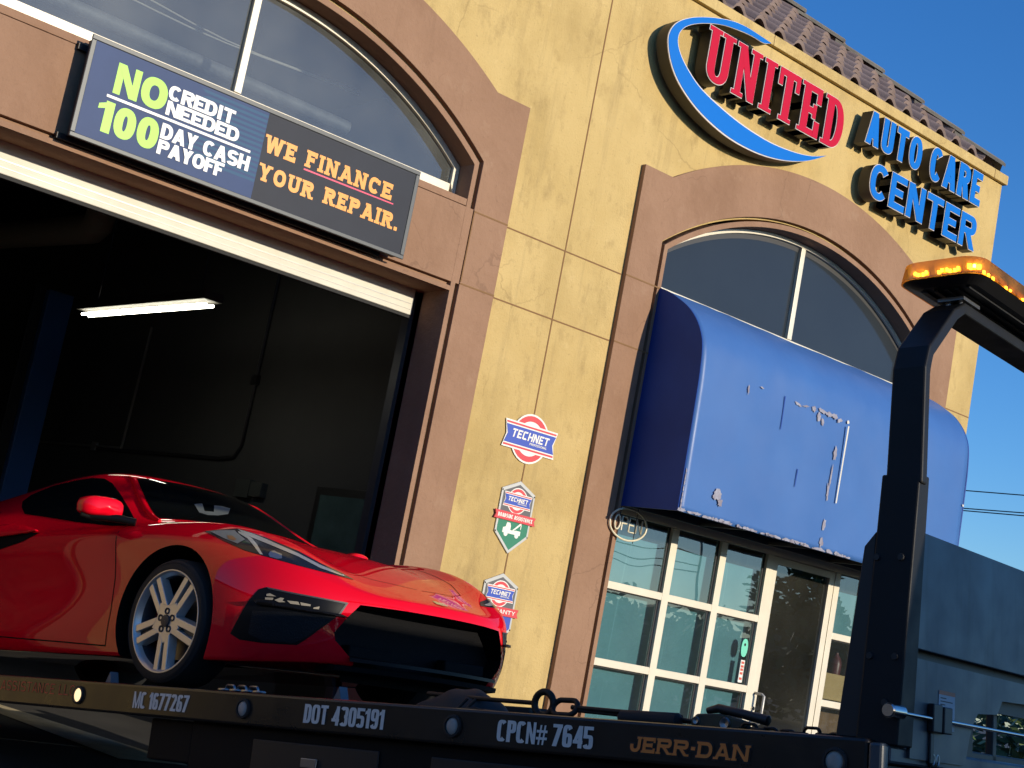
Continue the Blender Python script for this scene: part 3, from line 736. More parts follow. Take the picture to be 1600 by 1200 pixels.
b.build('printed_stripes', mat('teal_print', (.036, .098, .185), .45, spec=.15), sg)
P3 = lambda x, z, d: SX(x, -.1992-d, z)
lime = mat('lime_print', (.30, .68, .02), .4); wht = mat('white_print', (.82, .82, .80), .4); org = mat('orange_print', (.85, .34, .045), .4); pnk = mat('pink_print', (.75, .05, .13), .4)
cfg = dict(gap=.05, slab=.09)
for m_, rows_, kw in ((lime, [('NO', 3.845, 4.222, 4.212, 4.42, .29, .25), ('100', 3.776, 4.222, 3.94, 4.148, .30, .25)], dict(gap=.07)),
    (wht, [('CREDIT', 4.224, 4.735, 4.314, 4.415, .30, .23), ('NEEDED', 4.232, 4.795, 4.208, 4.306, .30, .23), ('DAY CASH', 4.232, 4.918, 4.042, 4.148, .28, .22), ('PAYOFF', 4.232, 4.738, 3.935, 4.034, .30, .23)], dict(gap=.02, d0=.003)),
    (org, [('WE', 5.0, 5.27, 4.225, 4.35, .24, .26), ('FINANCE', 5.345, 6.128, 4.235, 4.357, .24, .26), ('YOUR', 5.0, 5.47, 4.02, 4.14, .24, .26), ('REPAIR.', 5.55, 6.235, 4.03, 4.15, .24, .26)], cfg)):
    for r_ in rows_: b = MB(); write(b, *r_, P3, **kw); b.build('lettering', m_, sg)
b = MB(); b.add([P3(3.813, 4.172, .0028), P3(4.906, 4.172, .0028), P3(4.906, 4.19, .0028), P3(3.813, 4.19, .0028)], [(0, 1, 2, 3)]); b.build('dividing_line', wht, sg)
b = MB(); b.add([P3(5.348, 4.207, 0), P3(6.151, 4.212, 0), P3(6.151, 4.222, 0), P3(5.348, 4.219, 0)], [(0, 1, 2, 3)]); b.build('underline', pnk, sg)

# ------------------------------------------------------------------ channel letters
cl = empty('channel_letter_sign', (11.0, -.06, 6.0)); tag(cl, 'red and blue channel letters reading UNITED AUTO CARE CENTER above the arch', 'sign')
CX = lambda x, y, z: (x-11.0, y+.06, z-6.0)
ret = mat('dark_return', (.03, .027, .02), .5)
edge = mat('pale_trim_edge', (.66, .62, .60), .35); redf = mat('red_acrylic', (.50, .004, .030), .35, spec=.2); bluf = mat('blue_acrylic', (.003, .15, .56), .35, spec=.2)
def channel(text, x0, x1, z0, z1, tv, th, face, gap, slab=0., e=2.3, wid=WID):
    H = z1-z0
    for c, gx, gw in layout(text, (x1-x0)/H, gap, wid):
        if c == ' ': continue
        let = MB(); tr = MB(); fc = MB(); k = 0
        for p in glyph(c, gw, tv, th, e, slab):
            d = .00025*k; k += 1
            f_ = lambda dep: (lambda a, q, dep=dep: CX(x0+(gx+a)*H, -dep, z0+q*H))
            piece_to(let, grow(p, .0055/H), f_(.185+d), f_(.055))
            piece_to(tr, grow(p, .0065/H), f_(.192+d), f_(.186))
            piece_to(fc, p, f_(.1975+d), f_(.1935))
        ob = let.build('channel_letter', ret, cl); tr.build('trim_edge', edge, ob); fc.build('letter_face', face, ob)
UW = {'U': 1.15, 'N': 1.1, 'I': .62, 'T': .98, 'E': 1.05, 'D': 1.1}
channel('UNITED', 9.065, 11.09, 6.376, 6.862, .20, .125, redf, .075, slab=.075, e=2.2, wid=UW)
channel('AUTO', 11.42, 12.34, 6.618, 6.955, .225, .19, bluf, .13); channel('CARE', 12.50, 13.44, 6.612, 6.968, .225, .19, bluf, .11)
channel('CENTER', 11.59, 13.45, 6.12, 6.475, .225, .19, bluf, .11)
# crescent swoosh
so = [(9.865, 7.012), (9.70, 7.022), (9.493, 7.025), (9.299, 7.0), (9.055, 6.927), (8.824, 6.83), (8.664, 6.722), (8.592, 6.614), (8.59, 6.50), (8.666, 6.344), (8.791, 6.216), (8.975, 6.108), (9.185, 6.03), (9.458, 5.972), (9.728, 5.954), (10.03, 5.971), (10.33, 6.03), (10.627, 6.135), (10.887, 6.28)]
si = [(9.86, 7.008), (9.765, 6.972), (9.609, 6.972), (9.443, 6.957), (9.22, 6.92), (9.01, 6.851), (8.826, 6.761), (8.724, 6.669), (8.702, 6.57), (8.758, 6.47), (8.877, 6.372), (9.059, 6.275), (9.301, 6.209), (9.578, 6.158), (9.853, 6.13), (10.131, 6.124), (10.442, 6.153), (10.684, 6.203), (10.885, 6.278)]
so, si = sm(so, 4), sm(si, 4); nS = len(so)
def band(o_in, o_out, y0, y1):
    m_ = MB(); q = lambda a, c, t: (a[0]+(c[0]-a[0])*t, a[1]+(c[1]-a[1])*t)
    A = [q(a, c, o_out) for a, c in zip(so, si)]; Bq = [q(a, c, 1-o_in) for a, c in zip(so, si)]
    f_ = lambda L_, y: [CX(x, y, z) for x, z in L_]
    m_.strip(f_(A, y0), f_(Bq, y0)); m_.strip(f_(A, y0), f_(A, y1)); m_.strip(f_(Bq, y0), f_(Bq, y1)); return m_
sw = band(0, 0, -.185, -.055).build('swoosh', ret, cl, smooth=40)
band(-.02, -.02, -.196, -.186).build('trim_edge', edge, sw, smooth=40); band(.05, .05, -.2, -.1966).build('swoosh_face', bluf, sw, smooth=40)
b = MB(); b.box(CX(9.2, -.054, 6.58), CX(11.0, -.002, 6.66)); b.build('raceway', M['tan'], cl)
for z in (6.75, 6.26): b = MB(); b.box(CX(11.7, -.054, z), CX(13.4, -.002, z+.05)); b.build('raceway', M['tan'], cl)

# ------------------------------------------------------------------ wall plaques
grp = dict()
redp = mat('plaque_red', (.62, .05, .06), .45); whp = mat('plaque_white', (.80, .77, .70), .45); blp = mat('plaque_blue', (.03, .075, .42), .45); gyp = mat('plaque_grey', (.10, .10, .105), .5); grp_ = mat('plaque_green', (.012, .19, .105), .5)
def roundel(par, cx, cz, w_, y, P):
    """ring badge with a notched ribbon; w_ = ribbon width"""
    r = w_*.335
    C = lambda x, z, d: P(cx+x, cz+z, y+d)
    def disc(rr, d, m_, a0=0, a1=360, r2=0):
        q = MB(); n = 36; ts = [rad(a0+(a1-a0)*i/n) for i in range(n+1)]
        if r2: q.strip([C(rr*math.cos(t), rr*math.sin(t), d) for t in ts], [C(r2*math.cos(t), r2*math.sin(t), d) for t in ts])
        else: q.add([C(rr*math.cos(t), rr*math.sin(t), d) for t in ts[:-1]], [list(range(n))])
        q.build('badge_layer', m_, par)
    disc(r*1.06, 0, whp); disc(r*.98, .0008, redp, r2=r*.74)
    def rib(sx, h, d, m_):
        q = MB(); x = sx; q.add([C(-x, h, d), C(x, h, d), C(x*.90, 0, d), C(x, -h, d), C(-x, -h, d), C(-x*.90, 0, d)], [(0, 1, 2, 3, 4, 5)]); q.build('ribbon_layer', m_, par)
    rib(w_*.5, w_*.195, .0016, whp); rib(w_*.48, w_*.172, .0024, redp); rib(w_*.48, w_*.145, .0032, whp); rib(w_*.475, w_*.128, .004, blp)
    q = MB(); write(q, 'TECHNET', -w_*.36, w_*.34, -w_*.035, w_*.085, .2, .2, lambda x, z, d: C(x, z, .0048+d), gap=.12, e=5, lean=.18)
    write(q, 'PROFESSIONAL', -w_*.0, w_*.33, -w_*.085, -w_*.052, .2, .18, lambda x, z, d: C(x, z, .0048+d), gap=.15, lean=.1); q.build('lettering', whp, par)
pq = empty('round_plaque', (8.045, -.006, 2.85)); tag(pq, 'round red and white TECHNET plaque with a blue ribbon, topmost on the tan wall', 'plaque')
PQ = lambda o: (lambda x, z, d: (x, -d, z))
q = MB(); q.lathe([(0, 0), (0, .19), (.006, .19), (.006, 0)], (0, -.004, 0), (0, 1, 0), 36); q.build('backing', whp, pq)
roundel(pq, 0, 0, .575, .006, lambda x, z, d: (x, -d, z))
def shield(z0, label, bottom, word, icon):
    e_ = empty('shield_plaque', (8.035, -.006, z0)); tag(e_, label, 'plaque', 'shield plaques on the tan wall')
    ol = [(0, .30), (.18, .215), (.18, -.14), (0, -.295), (-.18, -.14), (-.18, .215)]
    q = MB(); q.prism(ol, lambda x, z: (x, -.0085, z), lambda x, z: (x, .004, z)); q.build('backing', mat('plaque_silver', (.50, .50, .47), .4, metal=.3) if icon else bpy.data.materials['plaque_silver'], e_, bevel=.003)
    k = .90; up_ = [(0, .30*k), (.18*k, .215*k), (.18*k, .0), (-.18*k, .0), (-.18*k, .215*k)]; lo = [(.18*k, -.001), (.18*k, -.14*k), (0, -.295*k), (-.18*k, -.14*k), (-.18*k, -.001)]
    q = MB(); q.add([(x, -.009, z) for x, z in up_], [list(range(5))]); q.build('upper_field', gyp, e_)
    q = MB(); q.add([(x, -.009, z) for x, z in lo], [list(range(5))]); q.build('lower_field', bottom, e_)
    roundel(e_, 0, .135, .30, .010, lambda x, z, d: (x, -d, z))
    q = MB(); q.prism([(-.22, .034), (.22, .034), (.205, 0), (.22, -.034), (-.22, -.034), (-.205, 0)], lambda x, z: (x, -.020, z), lambda x, z: (x, -.0095, z)); q.build('red_ribbon', redp, e_)
    q = MB(); write(q, word, -.185, .185, -.016, .016, .24, .2, lambda x, z, d: (x, -.0206-d, z), gap=.1); q.build('lettering', whp, e_)
    if icon:
        q = MB(); D = lambda x, z: (x, -.0098, z)
        q.add([D(*p) for p in [(-.10, -.135), (.09, -.135), (.09, -.10), (.03, -.10), (.035, -.105), (-.02, -.105), (-.02, -.075), (-.032, -.048), (-.066, -.048), (-.074, -.085), (-.10, -.095)]], [list(range(11))])
        q.add([D(*p) for p in [(.0, -.104), (.02, -.104), (.088, -.045), (.086, -.034), (.076, -.034)]], [list(range(5))])
        q.add([D(*p) for p in [(.083, -.046), (.09, -.046), (.09, -.085), (.083, -.085)]], [(0, 1, 2, 3)])
        for cx in (-.062, .055):
            q.add([(cx+.021*math.cos(rad(18*i)), -.0102, -.14+.021*math.sin(rad(18*i))) for i in range(20)], [list(range(20))])
        q.build('tow_truck_icon', whp, e_)
    else:
        q = MB(); q.add([(.055*math.cos(rad(15*i)), -.0098, -.09+.035*math.sin(rad(15*i))) for i in range(24)], [list(range(24))]); q.build('badge_oval', mat('oval_grey_blue', (.16, .25, .30), .5), e_)
    for x, z in ((-.172, .20), (.172, .20), (.172, -.135), (-.172, -.135)): q = MB(); q.lathe([(0, 0), (0, .007)], (x, -.0085, z), (0, 1, 0), 10); q.build('screw', M['darkframe'], e_)
shield(2.197, 'shield plaque with a red ROADSIDE ASSISTANCE ribbon over a green field and white tow truck', grp_, 'ROADSIDE ASSISTANCE', True)
shield(1.442, 'shield plaque with a red WARRANTY ribbon over a blue field, partly behind the car', blp, 'WARRANTY', False)

# ------------------------------------------------------------------ tow truck (x forward, y inward from the near rail, z up from the rail top)
TU = Vector((-0.149886, 0.981289, -0.120855)); TN = Vector((-0.988535, -0.150992, 0.0)); TW = Vector((-0.018248, 0.119469, 0.99267)); TO = Vector((4.256236, -6.361906, 1.173209))
def frame_matrix(o):
    m = Matrix.Identity(4)
    for i in range(3): m[i][0] = -TU[i]; m[i][1] = -TN[i]; m[i][2] = TW[i]; m[i][3] = o[i]
    return m
TM = frame_matrix(TO); TMI = TM.inverted()
trk = empty('tow_truck', mat=TM); tag(trk, 'black flatbed tow truck with its deck tilted and an amber light bar on the rack', 'tow truck')
railm = mat('deck_rail_paint', (.012, .010, .009), .32, spec=.35, coat=.12, var=(.018, .014, .011), vscale=2.2, rvar=.08, stain=[((.045, .034, .024), 7, .58, .78, .6, (.3, 1, 1))])
rackm = mat('rack_paint', (.014, .0145, .016), .5, spec=.22, var=(.011, .0115, .012), vscale=3, rvar=.08, stain=[((.03, .03, .03), 9, .62, .75, .5, (1, 1, .3))])
panm = mat('headboard_paint', (.050, .062, .072), .42, spec=.6, var=(.040, .050, .058), vscale=1.6, rvar=.1,
    stain=[((.024, .030, .036), 3.2, .52, .66, .85, (1, 3.2, .16)), ((.085, .10, .115), 3.0, .60, .75, .7, (1, 2.0, .22))])
BWD = 2.59
for y0, y1 in ((0, .085), (BWD-.085, BWD)):
    b = MB(); b.box((-6.5, y0, -.146), (.062, y1, 0)); b.build('deck_rail', railm, trk, bevel=.012)
b = MB(); b.box((-6.5, .0855, -.075), (.05, BWD-.0855, -.045))
for i in range(22): b.box((-6.3+.29*i, .0865, -.0446), (-6.27+.29*i, BWD-.0865, -.038))
b.build('deck_floor', mat('deck_steel', (.03, .029, .028), .55, metal=.3, var=(.018, .018, .018), vscale=3), trk)
b = MB()
for y in (.75, 1.70): b.box((-3.3, y, -.28), (.9, y+.14, -.08)); b.box((-6.2, y, -.13), (-3.302, y+.14, -.08))
for i in range(7): b.box((-6.0+.9*i, .09, -.13), (-5.92+.9*i, BWD-.09, -.077))
b.build('subframe', M['black'], trk)
b = MB(); b.box((-3.45, .06, -.62), (-.15, .55, -.15)); b.box((-3.78, .07, -.345), (-3.452, .40, -.15)); bx_ = b.build('toolbox', mat('toolbox_black', (.007, .007, .007), .65, spec=.15), trk, bevel=.01)
b = MB(); b.box((-3.0, .052, -.58), (-2.2, .0598, -.20)); b.build('toolbox_door', M['black'], bx_, bevel=.006); b = MB(); b.box((-1.9, .052, -.58), (-1.0, .0598, -.20)); b.build('toolbox_door', M['black'], bx_, bevel=.006)
b = MB(); b.box((-2.66, .04, -.30), (-2.56, .0518, -.26)); b.build('latch', M['steel'], bx_, bevel=.003); b = MB(); b.box((-1.5, .04, -.30), (-1.4, .0518, -.26)); b.build('latch', M['steel'], bx_, bevel=.003)
# marker lamps
lensm = mat('marker_lens', (.46, .40, .34), .4, spec=.25, var=(.36, .31, .26), vscale=40); litm = mat('lit_marker_lens', (.8, .6, .35), .3, emit=(1, .72, .38), estr=.75)
for i, (t, h) in enumerate(((.054, -.083), (1.752, -.072), (3.032, -.072), (4.305, -.073))):
    L_ = MB(); L_.lathe([(0, .046), (-.010, .045), (-.012, .035), (-.004, .034)], (-t, -.0006, h), (0, 1, 0), 28)
    g_ = L_.build('marker_lamp', M['rubber'], trk, smooth=50)
    if i == 3: g_['label'] = 'lit pale orange marker lamp'
    L_ = MB(); L_.lathe([(-.004, .034), (-.009, .026), (-.0105, .012), (-.0108, .0005)], (-t, -.0006, h), (0, 1, 0), 28); L_.build('lens', litm if i == 3 else lensm, g_, smooth=60)
# lettering on the rail
RP = lambda x, z, d: (x, -.0012-d, z)
let_m = mat('pale_vinyl', (.85, .79, .70), .5, var=(.76, .70, .62), vscale=30)
CW = dict(WID); CW.update({'M': 1.3, '1': .62, '#': 1.15, ' ': .42})
for txt, t0, t1, z0, z1 in (('MC 1677267', 3.852, 3.425, -.112, -.033), ('DOT 4305191', 2.629, 2.139, -.111, -.030), ('CPCN# 7645', 1.520, 1.050, -.115, -.033)):
    b = MB(); write(b, txt, -t0, -t1, z0, z1, .235, .155, RP, gap=.04, e=3.6, wid=CW, lean=.02); b.build('lettering', let_m, trk)
b = MB(); redv = mat('red_vinyl', (.62, .06, .05), .5); write(b, 'ASSISTANCE LLC', -5.02, -4.345, -.079, -.027, .10, .10, RP, gap=.2, e=2.3); b.build('lettering', redv, trk); b = MB(); write(b, 'ROADSIDE', -5.75, -5.12, -.079, -.027, .10, .10, RP, gap=.2, e=2.3); b.build('lettering', redv, trk)
jw = {'J': .85, 'E': .95, 'R': 1.1, '-': .42, 'D': 1.1, 'A': 1.12, 'N': 1.15}
b = MB(); write(b, 'JERR-DAN', -.885, -.378, -.110, -.055, .25, .20, RP, gap=.02, slab=.08, wid=jw, lean=.10, grow_=.11); b.build('lettering_shadow', M['black'], trk)
b = MB(); write(b, 'JERR-DAN', -.885, -.378, -.110, -.055, .25, .22, lambda x, z, d: RP(x, z, d+.003), gap=.03, slab=.08, wid=jw, lean=.10); b.build('lettering', mat('orange_vinyl', (.92, .24, .04), .5), trk)
# front cross frame under the headboard
b = MB(); b.box((.064, -.004, -.45), (.115, .045, -.012)); b.box((.066, .0455, -.075), (.116, BWD-.0455, -.016)); b.box((.064, BWD-.045, -.45), (.115, BWD+.004, -.012)); b.box((.07, .0455, -.45), (.11, BWD-.0455, -.38))
b.build('front_frame', panm, trk, bevel=.01)
b = MB(); b.box((.02, .05, -.37), (.068, BWD-.05, -.08)); b.build('front_plate', M['black'], trk)
# headboard posts, mirrored for the far side
def my(y, far): return BWD-y if far else y
for far in (False, True):
    Y = lambda y: my(y, far)
    b = MB()
    def lean(z): return .064*z if z < .95 else .061
    z0, z1 = -.018, .884
    b.hexa([(-.012, Y(.05), z0), (.138, Y(.05), z0), (.138, Y(.165), z0), (-.012, Y(.165), z0), (.048, Y(.05), z1), (.188, Y(.05), z1), (.188, Y(.125), z1), (.048, Y(.125), z1)])
    ps_ = b.build('headboard_post', rackm, trk, bevel=.006)
    b = MB(); b.hexa([(-.09, Y(.060), .002), (.0, Y(.060), .002), (.0, Y(.075), .002), (-.09, Y(.075), .002), (-.012, Y(.060), .64), (.03, Y(.060), .69), (.03, Y(.075), .69), (-.012, Y(.075), .64)]); b.build('gusset_plate', M['black'], ps_, bevel=.003)
    b = MB()
    for x, z in ((.012, .60), (.10, .60), (-.0, .27), (.09, .27), (.06, .12)): b = MB(); b.lathe([(0, .013), (-.006, .011), (-.006, .0005)], (x+.03, Y(.0495), z), (0, -1 if far else 1, 0), 10); b.build('bolt', M['black'], ps_)
    if not far:
        b = MB(); b.tube([(.135, .075, .092), (.135, -.01, .092)], .024, 20); b.tube([(.135, -.0105, .092), (.135, -.018, .092)], [.0235, .02], 20); b.build('chrome_knob', M['chrome'], ps_, smooth=40)
# rack arch: one swept rectangular tube
pth = [(.072, .85), (.072, 1.255), (.098, 1.325), (.285, 1.508), (.36, 1.552)]
pth = pth + [(BWD-y, z) for y, z in pth[::-1]]
wd = .043; n = len(pth); vs = []
for i, (y, z) in enumerate(pth):
    a = Vector(pth[max(i-1, 0)]); c = Vector(pth[min(i+1, n-1)]); d = (c-a).normalized(); nn = Vector((-d.y, d.x)) * wd/2
    xo = .072-.0+.0*(z) if z > .9 else .062
    vs += [(xo, y+nn.x, z+nn.y), (.195, y+nn.x, z+nn.y), (.195, y-nn.x, z-nn.y), (xo, y-nn.x, z-nn.y)]
fs = [(i*4+k, i*4+(k+1) % 4, i*4+4+(k+1) % 4, i*4+4+k) for i in range(n-1) for k in range(4)] + [(0, 1, 2, 3), ((n-1)*4+3, (n-1)*4+2, (n-1)*4+1, (n-1)*4)]
b = MB(); b.add(vs, fs); b.build('rack_arch', rackm, trk, bevel=.007)
# headboard panels
XP = .128
b = MB(); b.box((XP-.014, .17, .312), (XP, BWD-.17, .712)); b.build('headboard_panel', panm, trk, bevel=.004)
b = MB(); b.box((XP-.06, .166, .16), (XP-.045, BWD-.166, .42)); b.build('panel_gap', M['black'], trk)
ol = [(.166, -.05), (.60, -.05), (.635, .05), (.665, .10), (.70, .137), (.872, .148), (.915, .20), (1.29, .212)]
ol = ol + [(BWD-y, z) for y, z in ol[::-1]] + [(BWD-.166, .281), (.166, .281)]
b = MB(); b.prism(ol, lambda y, z: (XP, y, z), lambda y, z: (XP-.012, y, z)); b.build('headboard_panel', panm, trk)
b = MB(); b.box((.02, .70, -.02), (.07, .80, .15)); b.box((.02, 1.02, -.02), (.05, 1.06, .2)); b.box((.0, .60, -.02), (.05, 2.0, .01)); b.build('winch_bracket', M['black'], trk, bevel=.006)
b = MB(); b.box((XP+.0005, .372, .060), (XP+.0015, .502, .192)); stk = b.build('warning_sticker', mat('pale_sticker', (.33, .36, .40), .5), trk)
b = MB(); b.box((XP+.0016, .372, .178), (XP+.002, .502, .192)); b.build('orange_band', mat('orange_band', (.40, .12, .05), .5), stk)
b = MB(); random.seed(8)
for i in range(9): b.box((XP+.0016, .385, .165-.011*i), (XP+.002, .385+random.uniform(.03, .1), .169-.011*i))
b.build('printed_lines', M['darkframe'], stk)
# cable rod and bracket on the headboard
b = MB(); b.tube([(.14, .06, .090), (.15, .7, .088), (.15, 2.4, .086)], .0075, 10); b.build('lever_rod', M['chrome'], trk, smooth=40)
b = MB(); b.box((XP+.002, .285, .045), (XP+.026, .355, .14)); b.box((XP+.002, .36, .045), (XP+.03, .425, .135)); b.box((XP+.002, .30, -.06), (XP+.01, .33, .044)); b.build('latch_bracket', M['black'], trk, bevel=.004)
b = MB(); b.box((.117, .33, -.07), (.124, .40, -.02)); b.build('latch_plate', rackm, trk, bevel=.003)
b = MB()
for y in (.345, .38): b = MB(); b.tube([(.126, y+.012*math.cos(t), -.045+.018*math.sin(t)) for t in [2*math.pi*k/14 for k in range(14)]], .004, 6, closed=True); b.build('link', M['steel'], trk, smooth=50)
# light bar on the arch
lb = empty('light_bar', parent=trk); 
def rounded(x0, x1, y0, y1, r, n=6):
    o = []
    for cx, cy, a in ((x1-r, y1-r, 0), (x0+r, y1-r, 90), (x0+r, y0+r, 180), (x1-r, y0+r, 270)):
        o += [(cx+r*math.cos(rad(a+90*i/n)), cy+r*math.sin(rad(a+90*i/n))) for i in range(n+1)]
    return o
def slab(o0, o1, z0, z1, mb):
    n = len(o0); mb.add([(x, y, z0) for x, y in o0] + [(x, y, z1) for x, y in o1], [list(range(n))[::-1], list(range(n, 2*n))] + [(i, (i+1) % n, n+(i+1) % n, n+i) for i in range(n)])
ya, yb = .185, BWD-.185
b = MB(); slab(rounded(.055, .27, ya+.06, yb-.06, .05), rounded(.0, .320, ya+.008, yb-.008, .075), 1.606, 1.625, b)
for k in range(5): b.box((.07+.04*k, ya+.09, 1.598), (.085+.04*k, yb-.09, 1.6055))
b.build('light_bar_base', mat('bar_base', (.018, .017, .016), .5), lb)
lens_m = bpy.data.materials.new('amber_lens'); lens_m.use_nodes = True; t_ = lens_m.node_tree; t_.nodes.clear()
oo = t_.nodes.new('ShaderNodeOutputMaterial'); gl_ = t_.nodes.new('ShaderNodeBsdfGlossy'); gl_.inputs[1].default_value = .05; tr_ = t_.nodes.new('ShaderNodeBsdfTransparent'); tr_.inputs[0].default_value = (.98, .62, .20, 1)
df_ = t_.nodes.new('ShaderNodeBsdfTranslucent'); df_.inputs[0].default_value = (.90, .46, .10, 1)
m1 = t_.nodes.new('ShaderNodeMixShader'); m1.inputs[0].default_value = .35; m2 = t_.nodes.new('ShaderNodeMixShader'); m2.inputs[0].default_value = .08
t_.links.new(tr_.outputs[0], m1.inputs[1]); t_.links.new(df_.outputs[0], m1.inputs[2]); t_.links.new(m1.outputs[0], m2.inputs[1]); t_.links.new(gl_.outputs[0], m2.inputs[2]); t_.links.new(m2.outputs[0], oo.inputs[0])
b = MB(); slab(rounded(-.006, .326, ya+.002, yb-.002, .08), rounded(.006, .314, ya+.014, yb-.014, .075), 1.6258, 1.692, b); b.build('amber_lens', lens_m, lb, smooth=30)
b = MB(); b.box((.05, ya+.06, 1.6265), (.27, yb-.06, 1.65)); b.build('inner_tray', M['alu_dull'], lb)
ledm = mat('lit_led', (1, .7, .1), .3, emit=(1.0, .66, .10), estr=5.0)
b = MB(); random.seed(3)
for i in (1, 2, 4, 5, 6, 8):
    for dx in (0, .012): b.box((.035+.03*i+dx, ya+.018, 1.640+.006*((i+int(dx*100)) % 2)), (.043+.03*i+dx, ya+.026, 1.652+.006*((i+int(dx*100)) % 2)))
for i in range(52):
    y = ya+.09+i*.039
    if i % 9 in (3, 7, 8) or random.random() < .15: continue
    for x in (.292,): b.box((x, y, 1.641+random.uniform(0, .008)), (x+.006, y+.012, 1.657))
for t in (20, 40, 60): b.box((.292-.045+.05*math.sin(rad(t)), ya+.07-.05*math.cos(rad(t)), 1.648), (.292-.033+.05*math.sin(rad(t)), ya+.08-.05*math.cos(rad(t)), 1.664))
b.build('led_module', ledm, lb)
b = MB()
for i in range(11): b.box((.03+.024*i, ya+.03, 1.6415), (.046+.024*i, ya+.055, 1.678))
for i in range(26): b.box((.255, ya+.1+i*.078, 1.6415), (.288, ya+.16+i*.078, 1.678))
b.build('reflector', mat('amber_reflector', (.80, .45, .08), .25, metal=.5), lb)
b = MB()
for y in (.36, .44, BWD-.44, BWD-.36): b.tube([(.13, y, 1.56), (.13, y, 1.605)], .012, 8); b.tube([(.175, y, 1.565), (.175, y, 1.60)], .008, 8)
b.box((.10, .33, 1.577), (.20, .47, 1.59)); b.box((.10, BWD-.47, 1.577), (.20, BWD-.33, 1.59)); b.build('mounting_foot', M['steel'], lb)

# chassis, wheels and cab: level with the ground, the cab stands ahead of the slid-back deck
fw = Vector((.1510, -.9885, 0)); lf_ = Vector((.9885, .1510, 0))
CO = TO + lf_*BWD/2; CO.z = 0
CM = Matrix.Identity(4)
for i in range(3): CM[i][0] = fw[i]; CM[i][1] = lf_[i]; CM[i][2] = (0, 0, 1)[i]; CM[i][3] = CO[i]
ch = empty('chassis', parent=trk); ch.matrix_parent_inverse = TMI; ch.matrix_world = CM
b = MB(); b.box((-3.4, -.45, .52), (6.0, -.36, .74)); b.box((-3.4, .36, .52), (6.0, .45, .74))
for i in range(8): b.box((-3.2+1.2*i, -.359, .56), (-3.1+1.2*i, .359, .70))
b.build('chassis_rail', M['black'], ch)
def truck_wheel(x, y):
    q = MB(); q.lathe([(-.13, .30), (-.135, .44), (-.10, .485), (.10, .485), (.135, .44), (.13, .30)], (x, y, .485), (0, 1, 0), 40); w0 = q.build('wheel', M['rubber'], ch, smooth=40)
    q = MB(); q.lathe([(-.12, .30), (-.05, .27), (-.04, .10), (-.08, .09), (-.08, .001)], (x, y, .485), (0, 1 if y < 0 else -1, 0), 32); q.build('rim', M['steel'], w0, smooth=35)
for y in (-1.02, 1.02): truck_wheel(4.6, y); truck_wheel(-1.75, y)
for y in (-.72, .72): truck_wheel(-1.75, y)
cabm = mat('cab_paint', (.015, .016, .018), .2, coat=.8)
CX0 = 3.05
b = MB()
side = [(CX0, .62), (CX0, 2.50), (CX0+.12, 2.56), (CX0+1.0, 2.56), (CX0+1.35, 2.48), (CX0+1.95, 1.62), (CX0+3.2, 1.42), (CX0+3.32, 1.30), (CX0+3.32, .60)]
b.prism(side, lambda x, z: (x, -1.02+.05*max(0, z-1.5), z), lambda x, z: (x, 1.02-.05*max(0, z-1.5), z)); cb = b.build('cab', cabm, ch, bevel=.04)
gm = mat('cab_glass', (.01, .012, .014), .05)
for sy in (-1, 1):
    b = MB(); pl = [(CX0+.25, 1.6), (CX0+.25, 2.36), (CX0+1.2, 2.36), (CX0+1.72, 1.6)]
    b.add([(x, sy*(1.024-.05*max(0, z-1.5)), z) for x, z in pl], [(0, 1, 2, 3)]); b.build('side_window', gm, cb)
    b = MB(); b.box((CX0+1.62, sy*1.06, 1.62), (CX0+1.72, sy*1.26, 1.95)); b.build('wing_mirror', M['black'], cb, bevel=.02)
    b = MB(); b.lathe([(0, .001), (0, .1), (-.03, .11)], (CX0+3.325, sy*.72, 1.02), (1, 0, 0), 20); b.build('headlight', M['chrome'], cb)
b = MB(); b.add([(CX0+1.37, -.85, 2.46), (CX0+1.37, .85, 2.46), (CX0+1.97, .9, 1.64), (CX0+1.97, -.9, 1.64)], [(0, 1, 2, 3)]); b.build('windscreen', gm, cb)
b = MB(); b.box((CX0+3.322, -.55, .75), (CX0+3.36, .55, 1.25)); b.box((CX0+3.30, -1.05, .40), (CX0+3.45, 1.05, .66)); b.build('grille', M['chrome'], cb, bevel=.01)

